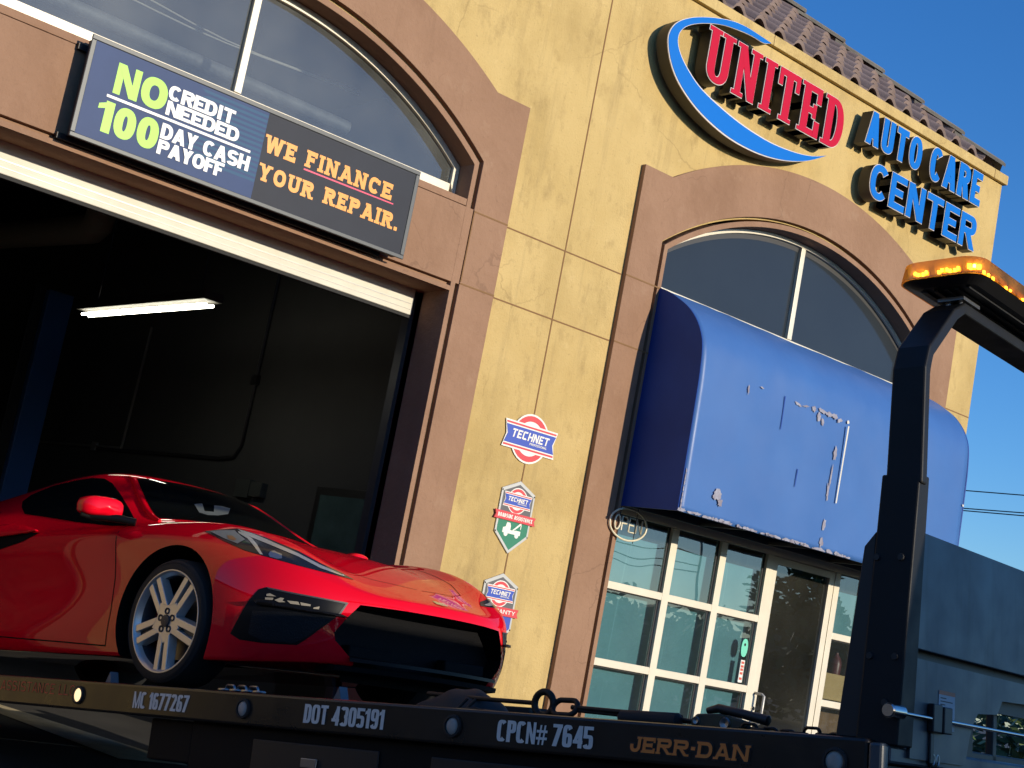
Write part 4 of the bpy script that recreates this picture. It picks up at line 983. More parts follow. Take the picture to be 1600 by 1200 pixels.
# ------------------------------------------------------------------ sports car on the deck (a forward from the front axle, s to the right side, h above the deck)
AO = Vector((4.916115, -2.105493, 0.673075))
car = empty('sports_car', mat=frame_matrix(AO)); tag(car, 'low red sports coupe with silver five spoke wheels riding on the flatbed', 'car')
K3 = lambda a, s, h: (a, -s, h)
EYE = Vector((6.595062, -5.976266, -0.171375))          # viewpoint used to lay outlines on the body, car axes
paint = mat('red_car_paint', (.74, .002, .014), .5, metal=0, spec=.0, coat=.7, coatr=.015)
cblack = mat('car_black', (.005, .005, .006), .35, spec=.15); cmatte = mat('car_matte_black', (.004, .004, .004), .7, spec=.1)
cglass = mat('car_tinted_glass', (.004, .005, .005), .03, spec=.5)
T = [
 [(1.100,0,.552),(1.080,.25,.550),(1.025,.45,.552),(.940,.61,.582),(.845,.745,.622)],
 [(.790,0,.690),(.785,.25,.687),(.765,.47,.692),(.720,.665,.765),(.645,.828,.722)],
 [(.420,0,.828),(.415,.30,.822),(.400,.53,.802),(.380,.735,.872),(.350,.888,.790)],
 [(0,0,.900),(0,.33,.895),(0,.57,.862),(0,.770,.918),(0,.925,.826)],
 [(-.40,0,.957),(-.425,.35,.945),(-.50,.63,.922),(-.47,.80,.905),(-.47,.935,.835)],
 [(-.73,0,1.125),(-.75,.33,1.112),(-.83,.61,1.080),(-.86,.805,.915),(-.88,.940,.842)],
 [(-1.08,0,1.300),(-1.10,.30,1.298),(-1.19,.555,1.282),(-1.25,.800,.930),(-1.25,.925,.850)],
 [(-1.52,0,1.345),(-1.53,.30,1.340),(-1.57,.555,1.300),(-1.62,.790,.960),(-1.62,.918,.862)],
 [(-2.05,0,1.320),(-2.05,.28,1.310),(-2.06,.520,1.240),(-2.08,.780,1.020),(-2.06,.960,.895)],
 [(-2.75,0,1.150),(-2.75,.28,1.140),(-2.75,.500,1.100),(-2.75,.780,1.020),(-2.75,.985,.910)],
 [(-3.30,0,1.030),(-3.30,.28,1.025),(-3.30,.500,1.015),(-3.28,.750,.985),(-3.25,.945,.900)],
 [(-3.64,0,.970),(-3.63,.28,.970),(-3.60,.500,.965),(-3.55,.700,.950),(-3.48,.860,.880)]]
Sd = [
 [(.880,.700,.195),(.900,.722,.25),(.905,.745,.38),(.900,.762,.49),(.880,.762,.570)],
 [(.640,.915,.165),(.665,.935,.24),(.680,.935,.38),(.685,.920,.52),(.685,.890,.640)],
 [(.400,.950,.160),(.400,.965,.24),(.400,.968,.40),(.385,.960,.55),(.370,.938,.672)],
 [(.000,.955,.158),(0,.967,.24),(0,.972,.42),(0,.968,.58),(0,.955,.720)],
 [(-.47,.935,.155),(-.47,.955,.235),(-.47,.960,.40),(-.47,.955,.56),(-.47,.950,.712)],
 [(-.88,.925,.155),(-.88,.952,.235),(-.88,.945,.40),(-.88,.925,.56),(-.88,.940,.712)],
 [(-1.25,.925,.155),(-1.25,.955,.235),(-1.25,.928,.40),(-1.25,.900,.56),(-1.25,.928,.715)],
 [(-1.62,.930,.155),(-1.62,.962,.235),(-1.62,.940,.40),(-1.62,.915,.56),(-1.62,.938,.72)],
 [(-2.06,.950,.158),(-2.06,.980,.24),(-2.06,.980,.42),(-2.06,.978,.58),(-2.06,.980,.74)],
 [(-2.75,.965,.160),(-2.75,.985,.24),(-2.75,.992,.42),(-2.75,.992,.58),(-2.75,.995,.75)],
 [(-3.25,.930,.20),(-3.25,.955,.28),(-3.25,.965,.44),(-3.25,.970,.60),(-3.25,.965,.75)],
 [(-3.40,.80,.26),(-3.46,.83,.33),(-3.50,.86,.46),(-3.52,.87,.60),(-3.51,.87,.75)]]
Fr = [
 [(1.075,0,.195),(1.105,0,.245),(1.105,0,.36),(1.115,0,.46),(1.118,0,.515)],
 [(1.055,.25,.195),(1.085,.25,.245),(1.085,.25,.36),(1.095,.25,.46),(1.098,.25,.515)],
 [(1.010,.43,.195),(1.040,.44,.247),(1.040,.45,.365),(1.045,.455,.465),(1.045,.455,.520)],
 [(.945,.575,.195),(.975,.585,.25),(.978,.60,.37),(.975,.61,.475),(.968,.612,.536)]]
verts = {}; vl = []; faces = []; creases = {}
def vid(p):
    k = tuple(round(c, 4) for c in p)
    if k not in verts: verts[k] = len(vl); vl.append(p)
    return verts[k]
def quad(a, b, c, d, m): 
    ids = []
    for p in (a, b, c, d):
        i = vid((p[0], p[1]*m, p[2]))
        if i not in ids: ids.append(i)
    if len(ids) > 2: faces.append(ids)
def crease(a, b, v):
    for m in (1, -1):
        k = tuple(sorted((vid((a[0], a[1]*m, a[2])), vid((b[0], b[1]*m, b[2]))))); creases[k] = v
NM = 12
for m in (1, -1):
    for i in range(NM-1):
        for j in range(4): quad(T[i][j], T[i][j+1], T[i+1][j+1], T[i+1][j], m)
        col = [Sd[i] + [T[i][4]], Sd[i+1] + [T[i+1][4]]]
        for k in range(5): quad(col[0][k], col[0][k+1], col[1][k+1], col[1][k], m)
    fr = [Fr[j] + [T[0][j]] for j in range(4)] + [Sd[0] + [T[0][4]]]
    for j in range(4):
        for k in range(5): quad(fr[j][k], fr[j][k+1], fr[j+1][k+1], fr[j+1][k], m)
    # tail
    tail = []
    for j in range(5):
        top = T[11][j]; f_ = j/4; lo = Sd[11]
        tail.append([(lo[k][0]-.10*(1-f_), lo[k][1]*f_, lo[k][2]) if j < 4 else lo[k] for k in range(5)] + [top])
    for j in range(4):
        for k in range(5): quad(tail[j][k], tail[j][k+1], tail[j+1][k+1], tail[j+1][k], m)
    # underside
    rows = [[fr[j][0] for j in range(5)]]
    for i in range(1, 11): rows.append([(Sd[i][0][0], Sd[i][0][1]*j/4, Sd[i][0][2]-.01*(j < 4)) for j in range(4)] + [Sd[i][0]])
    rows.append([tail[j][0] for j in range(5)])
    for i in range(11):
        for j in range(4): quad(rows[i][j], rows[i][j+1], rows[i+1][j+1], rows[i+1][j], m)
for i in range(2): crease(T[i][4], T[i+1][4], .55)
for j in range(4): crease(T[0][j], T[0][j+1], .55)
for i in range(NM-1): crease(Sd[i][0], Sd[i+1][0], .8)
for j in range(3): crease(Fr[j][0], Fr[j+1][0], .8)
crease(Fr[3][0], Sd[0][0], .8)
for i in range(0, 4): crease(T[i][3], T[i+1][3], .45); crease(T[i][1], T[i+1][1], .35)
for i in range(3, 8): crease(T[i][4], T[i+1][4], .25)
me = bpy.data.meshes.new('body'); me.from_pydata([K3(*p) for p in vl], [], faces)
bm = bmesh.new(); bm.from_mesh(me); bmesh.ops.recalc_face_normals(bm, faces=bm.faces)
cl_ = bm.edges.layers.float.new('crease_edge'); bm.verts.ensure_lookup_table()
for e in bm.edges:
    k = tuple(sorted((e.verts[0].index, e.verts[1].index)))
    if k in creases: e[cl_] = creases[k]
bm.to_mesh(me); bm.free(); me.materials.append(paint); me.materials.append(cmatte)
tmp = bpy.data.objects.new('body', me); COL.objects.link(tmp)
ss = tmp.modifiers.new('sub', 'SUBSURF'); ss.levels = 3; ss.render_levels = 3
dg = bpy.context.evaluated_depsgraph_get(); dg.update()
me0 = bpy.data.meshes.new_from_object(tmp.evaluated_get(dg))
bvh = BVHTree.FromPolygons([v.co.copy() for v in me0.vertices], [list(p.vertices) for p in me0.polygons])
# wheel wells cut out of the body
cut = MB()
for a_, r_ in ((-.02, .402), (-2.86, .415)):
    for sd in (1, -1):
        n = 56; ring = [(a_+r_*math.cos(2*math.pi*i/n), .348+r_*math.sin(2*math.pi*i/n)) for i in range(n)]
        cut.prism(ring, lambda x, z, sd=sd: (x, -sd*1.2, z), lambda x, z, sd=sd: (x, -sd*.60, z))
gr = [(0, .10), (.25, .10), (.50, .10), (.535, .205), (.605, .262), (.655, .305), (.668, .345), (.615, .43), (.555, .503), (.30, .504), (0, .504)]
gr = gr + [(-s, h) for s, h in gr[::-1]][1:-1]
cut.prism(gr, lambda s, h: K3(1.35, s, h), lambda s, h: K3(.84, s*.96, .36+(h-.36)*.94))
cuto = cut.build('cutter', cmatte)
bo = tmp.modifiers.new('wells', 'BOOLEAN'); bo.object = cuto; bo.operation = 'DIFFERENCE'; bo.solver = 'EXACT'
try: bo.material_mode = 'TRANSFER'
except Exception: pass
dg = bpy.context.evaluated_depsgraph_get(); dg.update()
me1 = bpy.data.meshes.new_from_object(tmp.evaluated_get(dg)); me1.name = 'body'
bpy.data.objects.remove(cuto); bpy.data.objects.remove(tmp)
smooth_mesh(me1, 32)
body = bpy.data.objects.new('body', me1); COL.objects.link(body); body.parent = car

def lay(name, poly, m, parent=body, mode='eye', sref=.8, off=.003, step=.012, thick=0.0, mirror=True, both=False, cen=None):
    """sheet that follows the body: poly in a reference plane, dropped onto the body.
    mode 'eye': (a,h) points on the plane s=sref seen from EYE; 'top': (a,s) dropped straight down; 'side': (a,h) pushed straight in; 'front': (s,h) pushed back"""
    o2 = [Vector(p) for p in poly]; bd = []
    n = len(o2)
    for i in range(n):
        p, q = o2[i], o2[(i+1) % n]; k = max(1, int((q-p).length/step))
        bd += [p+(q-p)*t/k for t in range(k)]
    nb = len(bd); xs = [p.x for p in bd]; ys = [p.y for p in bd]; pts = list(bd)
    y = min(ys)+step/2
    while y < max(ys):
        x = min(xs)+step/2
        while x < max(xs):
            pts.append(Vector((x, y))); x += step
        y += step
    r = delaunay_2d_cdt(pts, [(i, (i+1) % nb) for i in range(nb)], [list(range(nb))], 1, 1e-6)
    V3 = []; 
    for p in r[0]:
        if mode == 'eye': tgt = Vector(K3(p[0], sref, p[1])); o = EYE; d = (tgt-EYE).normalized()
        elif mode == 'top': o = Vector((p[0], -p[1], 3)); d = Vector((0, 0, -1))
        elif mode == 'side': o = Vector((p[0], -3, p[1])); d = Vector((0, 1, 0))
        else: o = Vector((4, -p[0], p[1])); d = Vector((-1, 0, 0))
        hit = bvh.ray_cast(o, d)
        if hit[0] is None: hit = bvh.find_nearest(tgt if mode == 'eye' else o+d*2.9)
        V3.append((hit[0], hit[1]))
    for sg_ in ((1, -1) if mirror else (1,)):
        mb = MB(); mb.add([tuple(Vector((c.x, c.y*sg_, c.z))+Vector((nn.x, nn.y*sg_, nn.z))*off) for c, nn in V3], [list(f) for f in r[2]])
        ob = mb.build(name, m, parent)
        me_ = ob.data
        # keep the sheet facing outward
        if me_.polygons:
            k = len(me_.polygons)//2; pc = me_.polygons[k]; c0 = pc.center
            hn = bvh.find_nearest(c0)[1]
            if hn.dot(pc.normal) < 0: me_.flip_normals()
        for p in me_.polygons: p.use_smooth = True
        if thick:
            sm_ = ob.modifiers.new('solid', 'SOLIDIFY'); sm_.thickness = thick; sm_.offset = 1
        if sg_ == 1: first = ob
    return first
# glass
ws = [(-.43, 0), (-.455, .33), (-.54, .60), (-.585, .665), (-.85, .572), (-1.03, .502), (-1.155, .445), (-1.10, .30), (-1.085, 0)]
ws = ws + [(a, -s) for a, s in ws[::-1]][1:-1]
lay('windscreen', ws, cglass, mode='top', mirror=False, step=.03, off=.002)
sw_ = [(-1.7787, 1.0273), (-1.7822, 1.0632), (-1.6949, 1.1021), (-1.4742, 1.1503), (-1.2432, 1.1732), (-1.0913, 1.1814), (-0.9660, 1.1721), (-0.8836, 1.1416), (-0.7826, 1.0704), (-0.6793, 0.9839), (-0.5974, 0.9061), (-0.6284, 0.8882), (-0.8373, 0.8927), (-1.1737, 0.9210), (-1.4790, 0.9572), (-1.7324, 0.9843)]
lay('side_window', sw_, cglass, step=.02, off=.0025)
# raised windscreen pillars
for sg_ in (1, -1):
    P = []
    for a, s in ((-.50, .715), (-.60, .690), (-.74, .640), (-.88, .588), (-1.02, .532), (-1.12, .487), (-1.20, .465)):
        h_ = bvh.ray_cast(Vector((a, -s*sg_, 3)), Vector((0, 0, -1)))[0]; P.append(h_ + Vector((0, 0, .004)))
    b = MB(); b.tube(P, [.010, .017, .018, .018, .018, .017, .010], 10); b.build('windscreen_pillar', paint, body, smooth=60)
# headlights
hl = [(0.0217, 0.8440), (0.1339, 0.8504), (0.2899, 0.8530), (0.4052, 0.8299), (0.5281, 0.7999), (0.7844, 0.7281), (0.9515, 0.6679), (1.1118, 0.6189), (1.2107, 0.5826), (1.1153, 0.5991), (0.7983, 0.6543), (0.5645, 0.6992), (0.3736, 0.7370), (0.1907, 0.7901)]
hlo = lay('headlight', hl, mat('headlight_dark', (.012, .015, .024), .15, spec=.3), step=.012, off=.0025)
hsil = mat('headlight_silver', (.55, .54, .50), .25, metal=.6); ham = mat('headlight_amber', (.30, .13, .05), .3); hgr = mat('headlight_grey', (.20, .20, .19), .3)
lay('lamp_bar', [(0.2907, 0.8490), (0.4064, 0.8243), (0.5299, 0.7905), (0.7870, 0.7146), (0.9534, 0.6573), (1.1134, 0.6096), (1.1449, 0.6002), (1.1145, 0.6033), (0.9563, 0.6414), (0.7900, 0.6984), (0.5341, 0.7694), (0.4109, 0.8018), (0.3292, 0.8285)], hsil, step=.012, off=.0045)
lay('lamp_fin', [(0.2931, 0.8376), (0.3377, 0.8283), (0.4115, 0.7990), (0.4604, 0.7649), (0.5192, 0.7117), (0.4955, 0.7147), (0.4268, 0.7654), (0.3782, 0.7968), (0.3040, 0.8261)], hsil, step=.005, off=.005)
lay('turn_lamp', [(0.0651, 0.8414), (0.1352, 0.8447), (0.2661, 0.8433), (0.2954, 0.8263), (0.3620, 0.7931), (0.3067, 0.7726), (0.1880, 0.8027)], hgr, step=.012, off=.004)
lay('amber_reflector', [(0.2112, 0.8165), (0.2553, 0.8129), (0.2936, 0.7942), (0.2779, 0.7871), (0.2283, 0.7975)], ham, step=.012, off=.0055)
lay('projector_lamp', [(0.5599, 0.7141), (0.5712, 0.7277), (0.5989, 0.7323), (0.6254, 0.7217), (0.6594, 0.7131), (0.6677, 0.6913), (0.6318, 0.6889), (0.5725, 0.7003)], mat('projector', (.25, .27, .32), .1, metal=.7), step=.006, off=.005)
# side intakes
it = [(0.3449, 0.3077), (0.3986, 0.3988), (0.4516, 0.4760), (0.5211, 0.5373), (0.5799, 0.5479), (0.8102, 0.5181), (1.0056, 0.4953), (1.1852, 0.4739), (1.1399, 0.4183), (1.0868, 0.3885), (0.9168, 0.2910), (0.8582, 0.2636), (0.5957, 0.2673), (0.4236, 0.2791)]
ito = lay('side_intake', it, cblack, step=.02, off=.002)
msh = mat('intake_mesh', (.008, .0085, .01), .5, spec=.2, bump=.004, bscale=120)
lay('intake_mesh', [(0.4958, 0.4272), (0.8281, 0.4231), (1.0737, 0.3926), (0.9144, 0.3038), (0.8434, 0.2740), (0.6072, 0.2764), (0.4855, 0.3110)], msh, step=.02, off=.004)
lay('intake_blade', [(0.5130, 0.4766), (0.5934, 0.4796), (0.8232, 0.4491), (1.1432, 0.4171), (1.1979, 0.3998), (1.1452, 0.4057), (0.8913, 0.4283), (0.6929, 0.4475), (0.5445, 0.4546)], cblack, step=.02, off=.016, thick=.014)
lay('intake_rim', [(0.5799, 0.5479), (0.8102, 0.5181), (1.0056, 0.4953), (1.1852, 0.4739), (1.1399, 0.4183), (1.1243, 0.4197), (1.1648, 0.4682), (1.0069, 0.4880), (0.8117, 0.5102), (0.5953, 0.5377)], M['darkframe'], step=.02, off=.006)
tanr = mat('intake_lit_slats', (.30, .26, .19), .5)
lay('intake_slat', [(0.5870, 0.5121), (0.6131, 0.5154), (0.6628, 0.5003), (0.5890, 0.5019)], tanr, step=.02, off=.006)
lay('intake_slat', [(0.5803, 0.4951), (0.6442, 0.4934), (0.6397, 0.4823), (0.5825, 0.4840)], tanr, step=.02, off=.006)
lay('intake_slat', [(0.6530, 0.4824), (0.6969, 0.4952), (0.7238, 0.4919), (0.7128, 0.4808), (0.7375, 0.4722), (0.6882, 0.4717)], tanr, step=.02, off=.006)
lay('intake_slat', [(0.7456, 0.4811), (0.8312, 0.4754), (0.8437, 0.4603), (0.7748, 0.4652)], tanr, step=.02, off=.006)
lay('intake_slat', [(0.8444, 0.4734), (0.9230, 0.4633), (0.9214, 0.4547), (0.8537, 0.4582)], tanr, step=.02, off=.006)
lay('intake_slat', [(0.9448, 0.4485), (0.9878, 0.4546), (0.9841, 0.4404), (0.9426, 0.4428)], tanr, step=.02, off=.006)
lay('intake_slat', [(0.8252, 0.4383), (0.9098, 0.4316), (0.9077, 0.4259), (0.8329, 0.4318)], tanr, step=.02, off=.02)
# main grille (a cavity in the nose) and lower lip
mesh_m = mat('grille_mesh', (.004, .004, .005), .6, spec=.1, bump=.004, bscale=140)
b = MB(); b.add([K3(.855, s*.95, .36+(h-.36)*.93) for s, h in gr], [list(range(len(gr)))]); b.build('grille_mesh', mesh_m, car)
for s_ in (.36, -.36):
    b = MB(); b.box(K3(.87, s_-.16, .235), K3(.94, s_+.16, .30)); b.build('grille_bar', cmatte, car, bevel=.01)
b = MB(); A2 = [K3(1.085-.33*abs(s)**2.2, s, .232-.0*abs(s)) for s in [-.56+1.12*i/24 for i in range(25)]]; B2 = [(p[0]-.14, p[1], p[2]+.012) for p in A2]; C2_ = [(p[0], p[1], p[2]-.018) for p in A2]
b.strip(A2, B2); b.strip(A2, C2_); b.build('grille_shelf', cblack, car, smooth=40)
b = MB()
A_, B_q, C_q, D_q = [], [], [], []
for i in range(41):
    s = -.62+1.24*i/40; a = 1.085-.40*abs(s)**2
    A_.append(K3(a+.02, s, .165)); B_q.append(K3(a+.025, s, .19)); C_q.append(K3(a-.12, s, .20)); D_q.append(K3(a-.12, s, .15))
b.strip(A_, B_q); b.strip(B_q, C_q); b.strip(A_, D_q); b.strip(C_q, D_q); b.add([A_[0], B_q[0], C_q[0], D_q[0]], [(0,1,2,3)]); b.add([A_[-1], B_q[-1], C_q[-1], D_q[-1]], [(0,1,2,3)])
b.build('front_splitter', cmatte, car, smooth=40)
# door shut line, bonnet line, rear intake
def line_on(name, pts, mode, w_=.0035, **k):
    P = []
    for i in range(len(pts)-1):
        a, c = Vector(pts[i]), Vector(pts[i+1]); n = max(1, int((c-a).length/.03))
        P += [a+(c-a)*t/n for t in range(n)]
    P.append(Vector(pts[-1])); L_, R_q = [], []
    for i, p in enumerate(P):
        d = (P[min(i+1, len(P)-1)]-P[max(i-1, 0)]).normalized(); nn = Vector((-d.y, d.x))*w_
        L_.append(p+nn); R_q.append(p-nn)
    return lay(name, [tuple(p) for p in L_]+[tuple(p) for p in R_q[::-1]], cmatte, mode=mode, off=.0012, step=.04, **k)
line_on('door_gap', [(-.50, .205), (-.485, .40), (-.50, .58), (-.535, .70), (-.57, .80), (-.60, .90)], 'side')
line_on('door_gap', [(-.50, .205), (-.9, .215), (-1.4, .225), (-1.75, .235)], 'side')
line_on('bonnet_gap', [(.88, .02), (.84, .30), (.78, .44), (.62, .53), (.30, .62), (.0, .66), (-.35, .68)], 'top', w_=.002)
sc = [(-1.36, .842), (-1.50, .79), (-1.70, .745), (-1.95, .70), (-2.10, .50), (-2.20, .36), (-2.15, .62), (-2.0, .80), (-1.72, .86)]
lay('rear_intake', sc, cmatte, mode='side', step=.03, off=.003)
lay('rear_blade', [(-1.36, .846), (-1.60, .825), (-1.95, .80), (-1.98, .86), (-1.7, .888), (-1.5, .87)], paint, mode='side', step=.03, off=.012, thick=.012)
# bonnet badge
lay('badge', [(1.02, -.04), (1.06, -.045), (1.07, 0), (1.06, .045), (1.02, .04), (1.03, 0)], M['chrome'], mode='top', mirror=False, step=.02, off=.004)
# mirrors
for sg_ in (1, -1):
    b = MB(); nu, nv = 20, 14; vs = []
    for i in range(nu):
        t = 2*math.pi*i/nu
        for j in range(nv+1):
            p = -math.pi/2+math.pi*j/nv; e1 = .55
            f_ = lambda v, e: _sgn(v)*abs(v)**e
            x = .062*f_(math.sin(p), .6); y = .135*f_(math.cos(p), .45)*f_(math.cos(t), e1)*(1-.10*math.sin(p)); z = .054*f_(math.cos(p), .45)*f_(math.sin(t), .75)
            vs.append(K3(-.665+x-.25*y*1, sg_*(1.0+y*.82), .965+z-.10*abs(y)*(1 if z < 0 else .3)))
    b.add(vs, [(i*(nv+1)+j, i*(nv+1)+j+1, ((i+1) % nu)*(nv+1)+j+1, ((i+1) % nu)*(nv+1)+j) for i in range(nu) for j in range(nv)])
    mo = b.build('wing_mirror', paint, car, smooth=60)
    b = MB(); b.tube([K3(-.52, sg_*.86, .895), K3(-.58, sg_*.92, .905), K3(-.65, sg_*.99, .908), K3(-.70, sg_*1.06, .905)], [.022, .022, .024, .018], 10); b.build('mirror_arm', cblack, mo, smooth=60)
    b = MB(); b.tube([K3(-.70, sg_*1.10, .905), K3(-.68, sg_*1.0, .897), K3(-.66, sg_*.93, .90)], [.012, .02, .02], 10); b.build('lower_cap', cmatte, mo, smooth=60)
# mirror seen through the windscreen
lay('rear_mirror', [(-0.1053, 0.9942), (-0.0374, 0.9954), (-0.0076, 0.9529), (0.0710, 0.9464), (0.0668, 0.9813), (0.1346, 0.9749), (0.2033, 0.9611), (0.1932, 0.9313), (0.1121, 0.9258), (0.0277, 0.9302), (-0.0519, 0.9465)], mat('pod_grey', (.10, .115, .105), .5), step=.007, off=.004, mirror=False)
# wheels
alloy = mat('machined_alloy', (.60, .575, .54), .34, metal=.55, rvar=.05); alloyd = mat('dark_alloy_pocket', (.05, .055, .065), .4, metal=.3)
disc_m = mat('brake_disc', (.16, .15, .14), .4, metal=.7); cal_m = mat('red_caliper', (.22, .01, .01), .4)
def wheel(a, s, R, sgn, wd, rot=0.0):
    e_ = empty('wheel', (a, -s, R+.018), parent=car); y_ = -sgn          # outward direction along local y
    O = lambda o: o*y_
    q = MB(); q.lathe([(O(-wd), R*.80), (O(-wd), R*.93), (O(-wd+.03), R), (O(-.035), R), (O(-.008), R*.965), (O(.004), R*.90), (O(.002), R*.82), (O(-.006), R*.825), (O(-.03), R*.80)], (0, 0, 0), (0, 1, 0), 72); ty = q.build('tyre', M['rubber'], e_, smooth=35)
    q = MB()
    for rr in (.93, .905): q.lathe([(O(.0025), R*rr), (O(.0045), R*(rr-.004)), (O(.0025), R*(rr-.008))], (0, 0, 0), (0, 1, 0), 72)
    q.build('sidewall_ring', M['rubber'], ty)
    rm = MB(); rm.lathe([(O(-.006), R*.825), (O(.004), R*.815), (O(.004), R*.80), (O(-.002), R*.775), (O(-.014), R*.762), (O(-.03), R*.735)], (0, 0, 0), (0, 1, 0), 72); ri = rm.build('rim', alloy, e_, smooth=35)
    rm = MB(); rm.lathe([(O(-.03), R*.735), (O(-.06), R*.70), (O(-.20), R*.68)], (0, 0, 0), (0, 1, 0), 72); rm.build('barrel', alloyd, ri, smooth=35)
    bd_ = MB(); bd_.lathe([(O(-.11), .001), (O(-.11), R*.58), (O(-.125), R*.58), (O(-.125), .001)], (0, 0, 0), (0, 1, 0), 48); bd_.build('brake_disc', disc_m, e_, smooth=35); bd_ = MB(); bd_.lathe([(O(-.205), .001), (O(-.205), R*.80), (O(-.23), R*.80), (O(-.23), .001)], (0, 0, 0), (0, 1, 0), 48); bd_.build('wheel_back', cmatte, e_)
    bc = MB()
    for i in range(8):
        t0, t1 = rad(140+10*i), rad(150+10*i)
        pts = [(R*rr*math.cos(t), o, R*rr*math.sin(t)) for o in (O(-.09), O(-.14)) for t, rr in ((t0, .42), (t1, .42), (t1, .64), (t0, .64))]
        bc.hexa([pts[0], pts[1], pts[2], pts[3], pts[4], pts[5], pts[6], pts[7]])
    bc.build('brake_caliper', cal_m, e_)
    for k in range(5):
        t = rad(90+72*k)+rot; sp = MB(); ps2 = MB()
        def pt(r, w_, o): return (r*math.cos(t)-w_*math.sin(t), O(o), r*math.sin(t)+w_*math.cos(t))
        for sd in (1, -1):
            r0, r1 = R*.20, R*.785
            w00, w01, w10, w11 = .043*sd, .009*sd, .053*sd, .016*sd
            f4 = [pt(r0*1.5, w01, -.004), pt(r0, w00, -.004), pt(r1, w10, -.006), pt(r1, w11, -.006)]
            bk = [pt(r0*1.5, w01*.6, -.055), pt(r0, w00*1.25, -.055), pt(r1, w10*1.25, -.05), pt(r1, w11*.9, -.05)]
            sp.hexa(bk+f4)
        s0 = sp.build('spoke', alloy, ri, bevel=.003)
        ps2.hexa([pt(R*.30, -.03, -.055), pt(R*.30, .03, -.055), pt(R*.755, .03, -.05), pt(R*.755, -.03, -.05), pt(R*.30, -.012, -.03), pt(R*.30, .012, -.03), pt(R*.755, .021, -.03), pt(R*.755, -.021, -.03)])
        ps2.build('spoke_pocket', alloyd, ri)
    hb = MB(); n = 5; star = []
    for k in range(10):
        t = rad(90+36*k)+rot; r = R*(.36 if k % 2 == 0 else .25); star.append((r*math.cos(t), r*math.sin(t)))
    hb.prism(star, lambda x, z: (x, O(-.005), z), lambda x, z: (x, O(-.06), z)); hb.build('hub', alloy, ri, bevel=.003)
    for k in range(5):
        lg = MB(); t = rad(54+72*k)+rot; lg.lathe([(O(-.02), R*.055), (O(-.0005), R*.055), (O(-.003), R*.03), (O(-.012), .001)], (R*.155*math.cos(t), 0, R*.155*math.sin(t)), (0, 1, 0), 16); lg.build('wheel_nut', M['darkframe'], ri, smooth=40)
    hc = MB(); hc.lathe([(O(-.01), R*.10), (O(.004), R*.095), (O(.006), R*.07), (O(.006), .001)], (0, 0, 0), (0, 1, 0), 28); hc.build('hub_cap', M['darkframe'], ri, smooth=40)
for sg_ in (1, -1):
    wheel(-.01, sg_*.950, .330, sg_, .245, rot=rad(36)); wheel(-2.86, sg_*.965, .345, sg_, .30, rot=rad(20))


# ------------------------------------------------------------------ loose things on the deck
dk = lambda t, l, h: tuple(TM @ Vector((-t, l, h)))
def link_path(c, ax, sd, L_, w_, n=20):
    c, ax, sd = Vector(c), Vector(ax).normalized(), Vector(sd).normalized(); o = []
    for k in range(n):
        t = 2*math.pi*k/n; s_ = math.sin(t); co = math.cos(t)
        o.append(c + ax*(_sgn(co)*(L_/2-w_/2) + co*w_/2) + sd*s_*w_/2)
    return o
AX = Vector(dk(0, 0, 0))-Vector(dk(1, 0, 0)); UPV = Vector(TW); INV = Vector(dk(0, 1, 0))-Vector(dk(0, 0, 0))
rust = mat('chain_steel', (.035, .028, .022), .55, metal=.5, var=(.02, .016, .013), vscale=20)
ring = MB(); ring.tube([Vector(dk(1.70, .5, .062)) + AX*.05*math.cos(t) + UPV*.05*math.sin(t) for t in [2*math.pi*k/24 for k in range(24)]], .015, 10, closed=True)
tag(ring.build('winch_ring', rust, smooth=60), 'round steel ring on the winch cable in front of the brown pillar', 'ring')
lk = MB(); lk.tube(link_path(dk(1.585, .5, .052), AX, UPV*.9+INV*.45,   .125, .07, 24), .012, 10, closed=True)
tag(lk.build('chain_link', rust, smooth=60), 'single oval steel link hooked next to the round ring', 'chain link')
cb_ = MB(); cb_.tube([dk(2.42, .55, .075), dk(2.1, .53, .066), dk(1.75, .5, .062)], .010, 8); cb_.tube([dk(1.55, .5, .055), dk(1.2, .5, .048), dk(1.0, .5, .045)], .010, 8); cb_.tube([dk(1.54, .5, .043), dk(1.2, .51, .035), dk(.95, .52, .03)], .008, 8)
tag(cb_.build('winch_cable', rust, smooth=60), 'thin dark winch cable stretched along the deck from the car nose', 'cable')
cb_ = MB()
for t in (2.0, 1.95): cb_.tube([dk(t, .35, .055), dk(t+.05, .30, -.03)], .007, 8)
tag(cb_.build('hook_strap', rust, smooth=60), 'pair of thin straps slanting from the cable to the deck edge', 'strap')
sl = MB(); sl.tube([dk(1.24, .42, .020), dk(1.23, .42, .022), dk(.97, .43, .024), dk(.96, .43, .022)], [.02, .034, .034, .02], 14)
tag(sl.build('rubber_sleeve', M['rubber'], smooth=50), 'black rubber sleeve lying on the deck below the teal windows', 'sleeve')
bn = empty('ratchet_binder', mat=TM @ Matrix.Translation((-.80, .45, .03))); tag(bn, 'greenish ratchet binder with a black handle near the deck rack', 'ratchet')
olive = mat('worn_olive_paint', (.06, .052, .022), .5, var=(.035, .03, .018), vscale=18)
b = MB(); b.prism([(-.10, -.022), (.06, -.03), (.13, -.012), (.13, .014), (.02, .036), (-.08, .03), (-.11, .005)], lambda x, z: (x, -.03, z), lambda x, z: (x, .03, z)); b.build('housing', olive, bn, bevel=.006)
b = MB(); b.tube([(-.05, 0, .045), (.0, 0, .056), (.10, 0, .042), (.22, 0, .022), (.225, 0, .020)], [.012, .018, .018, .020, .012], 12); b.build('handle', M['black'], bn, smooth=50)
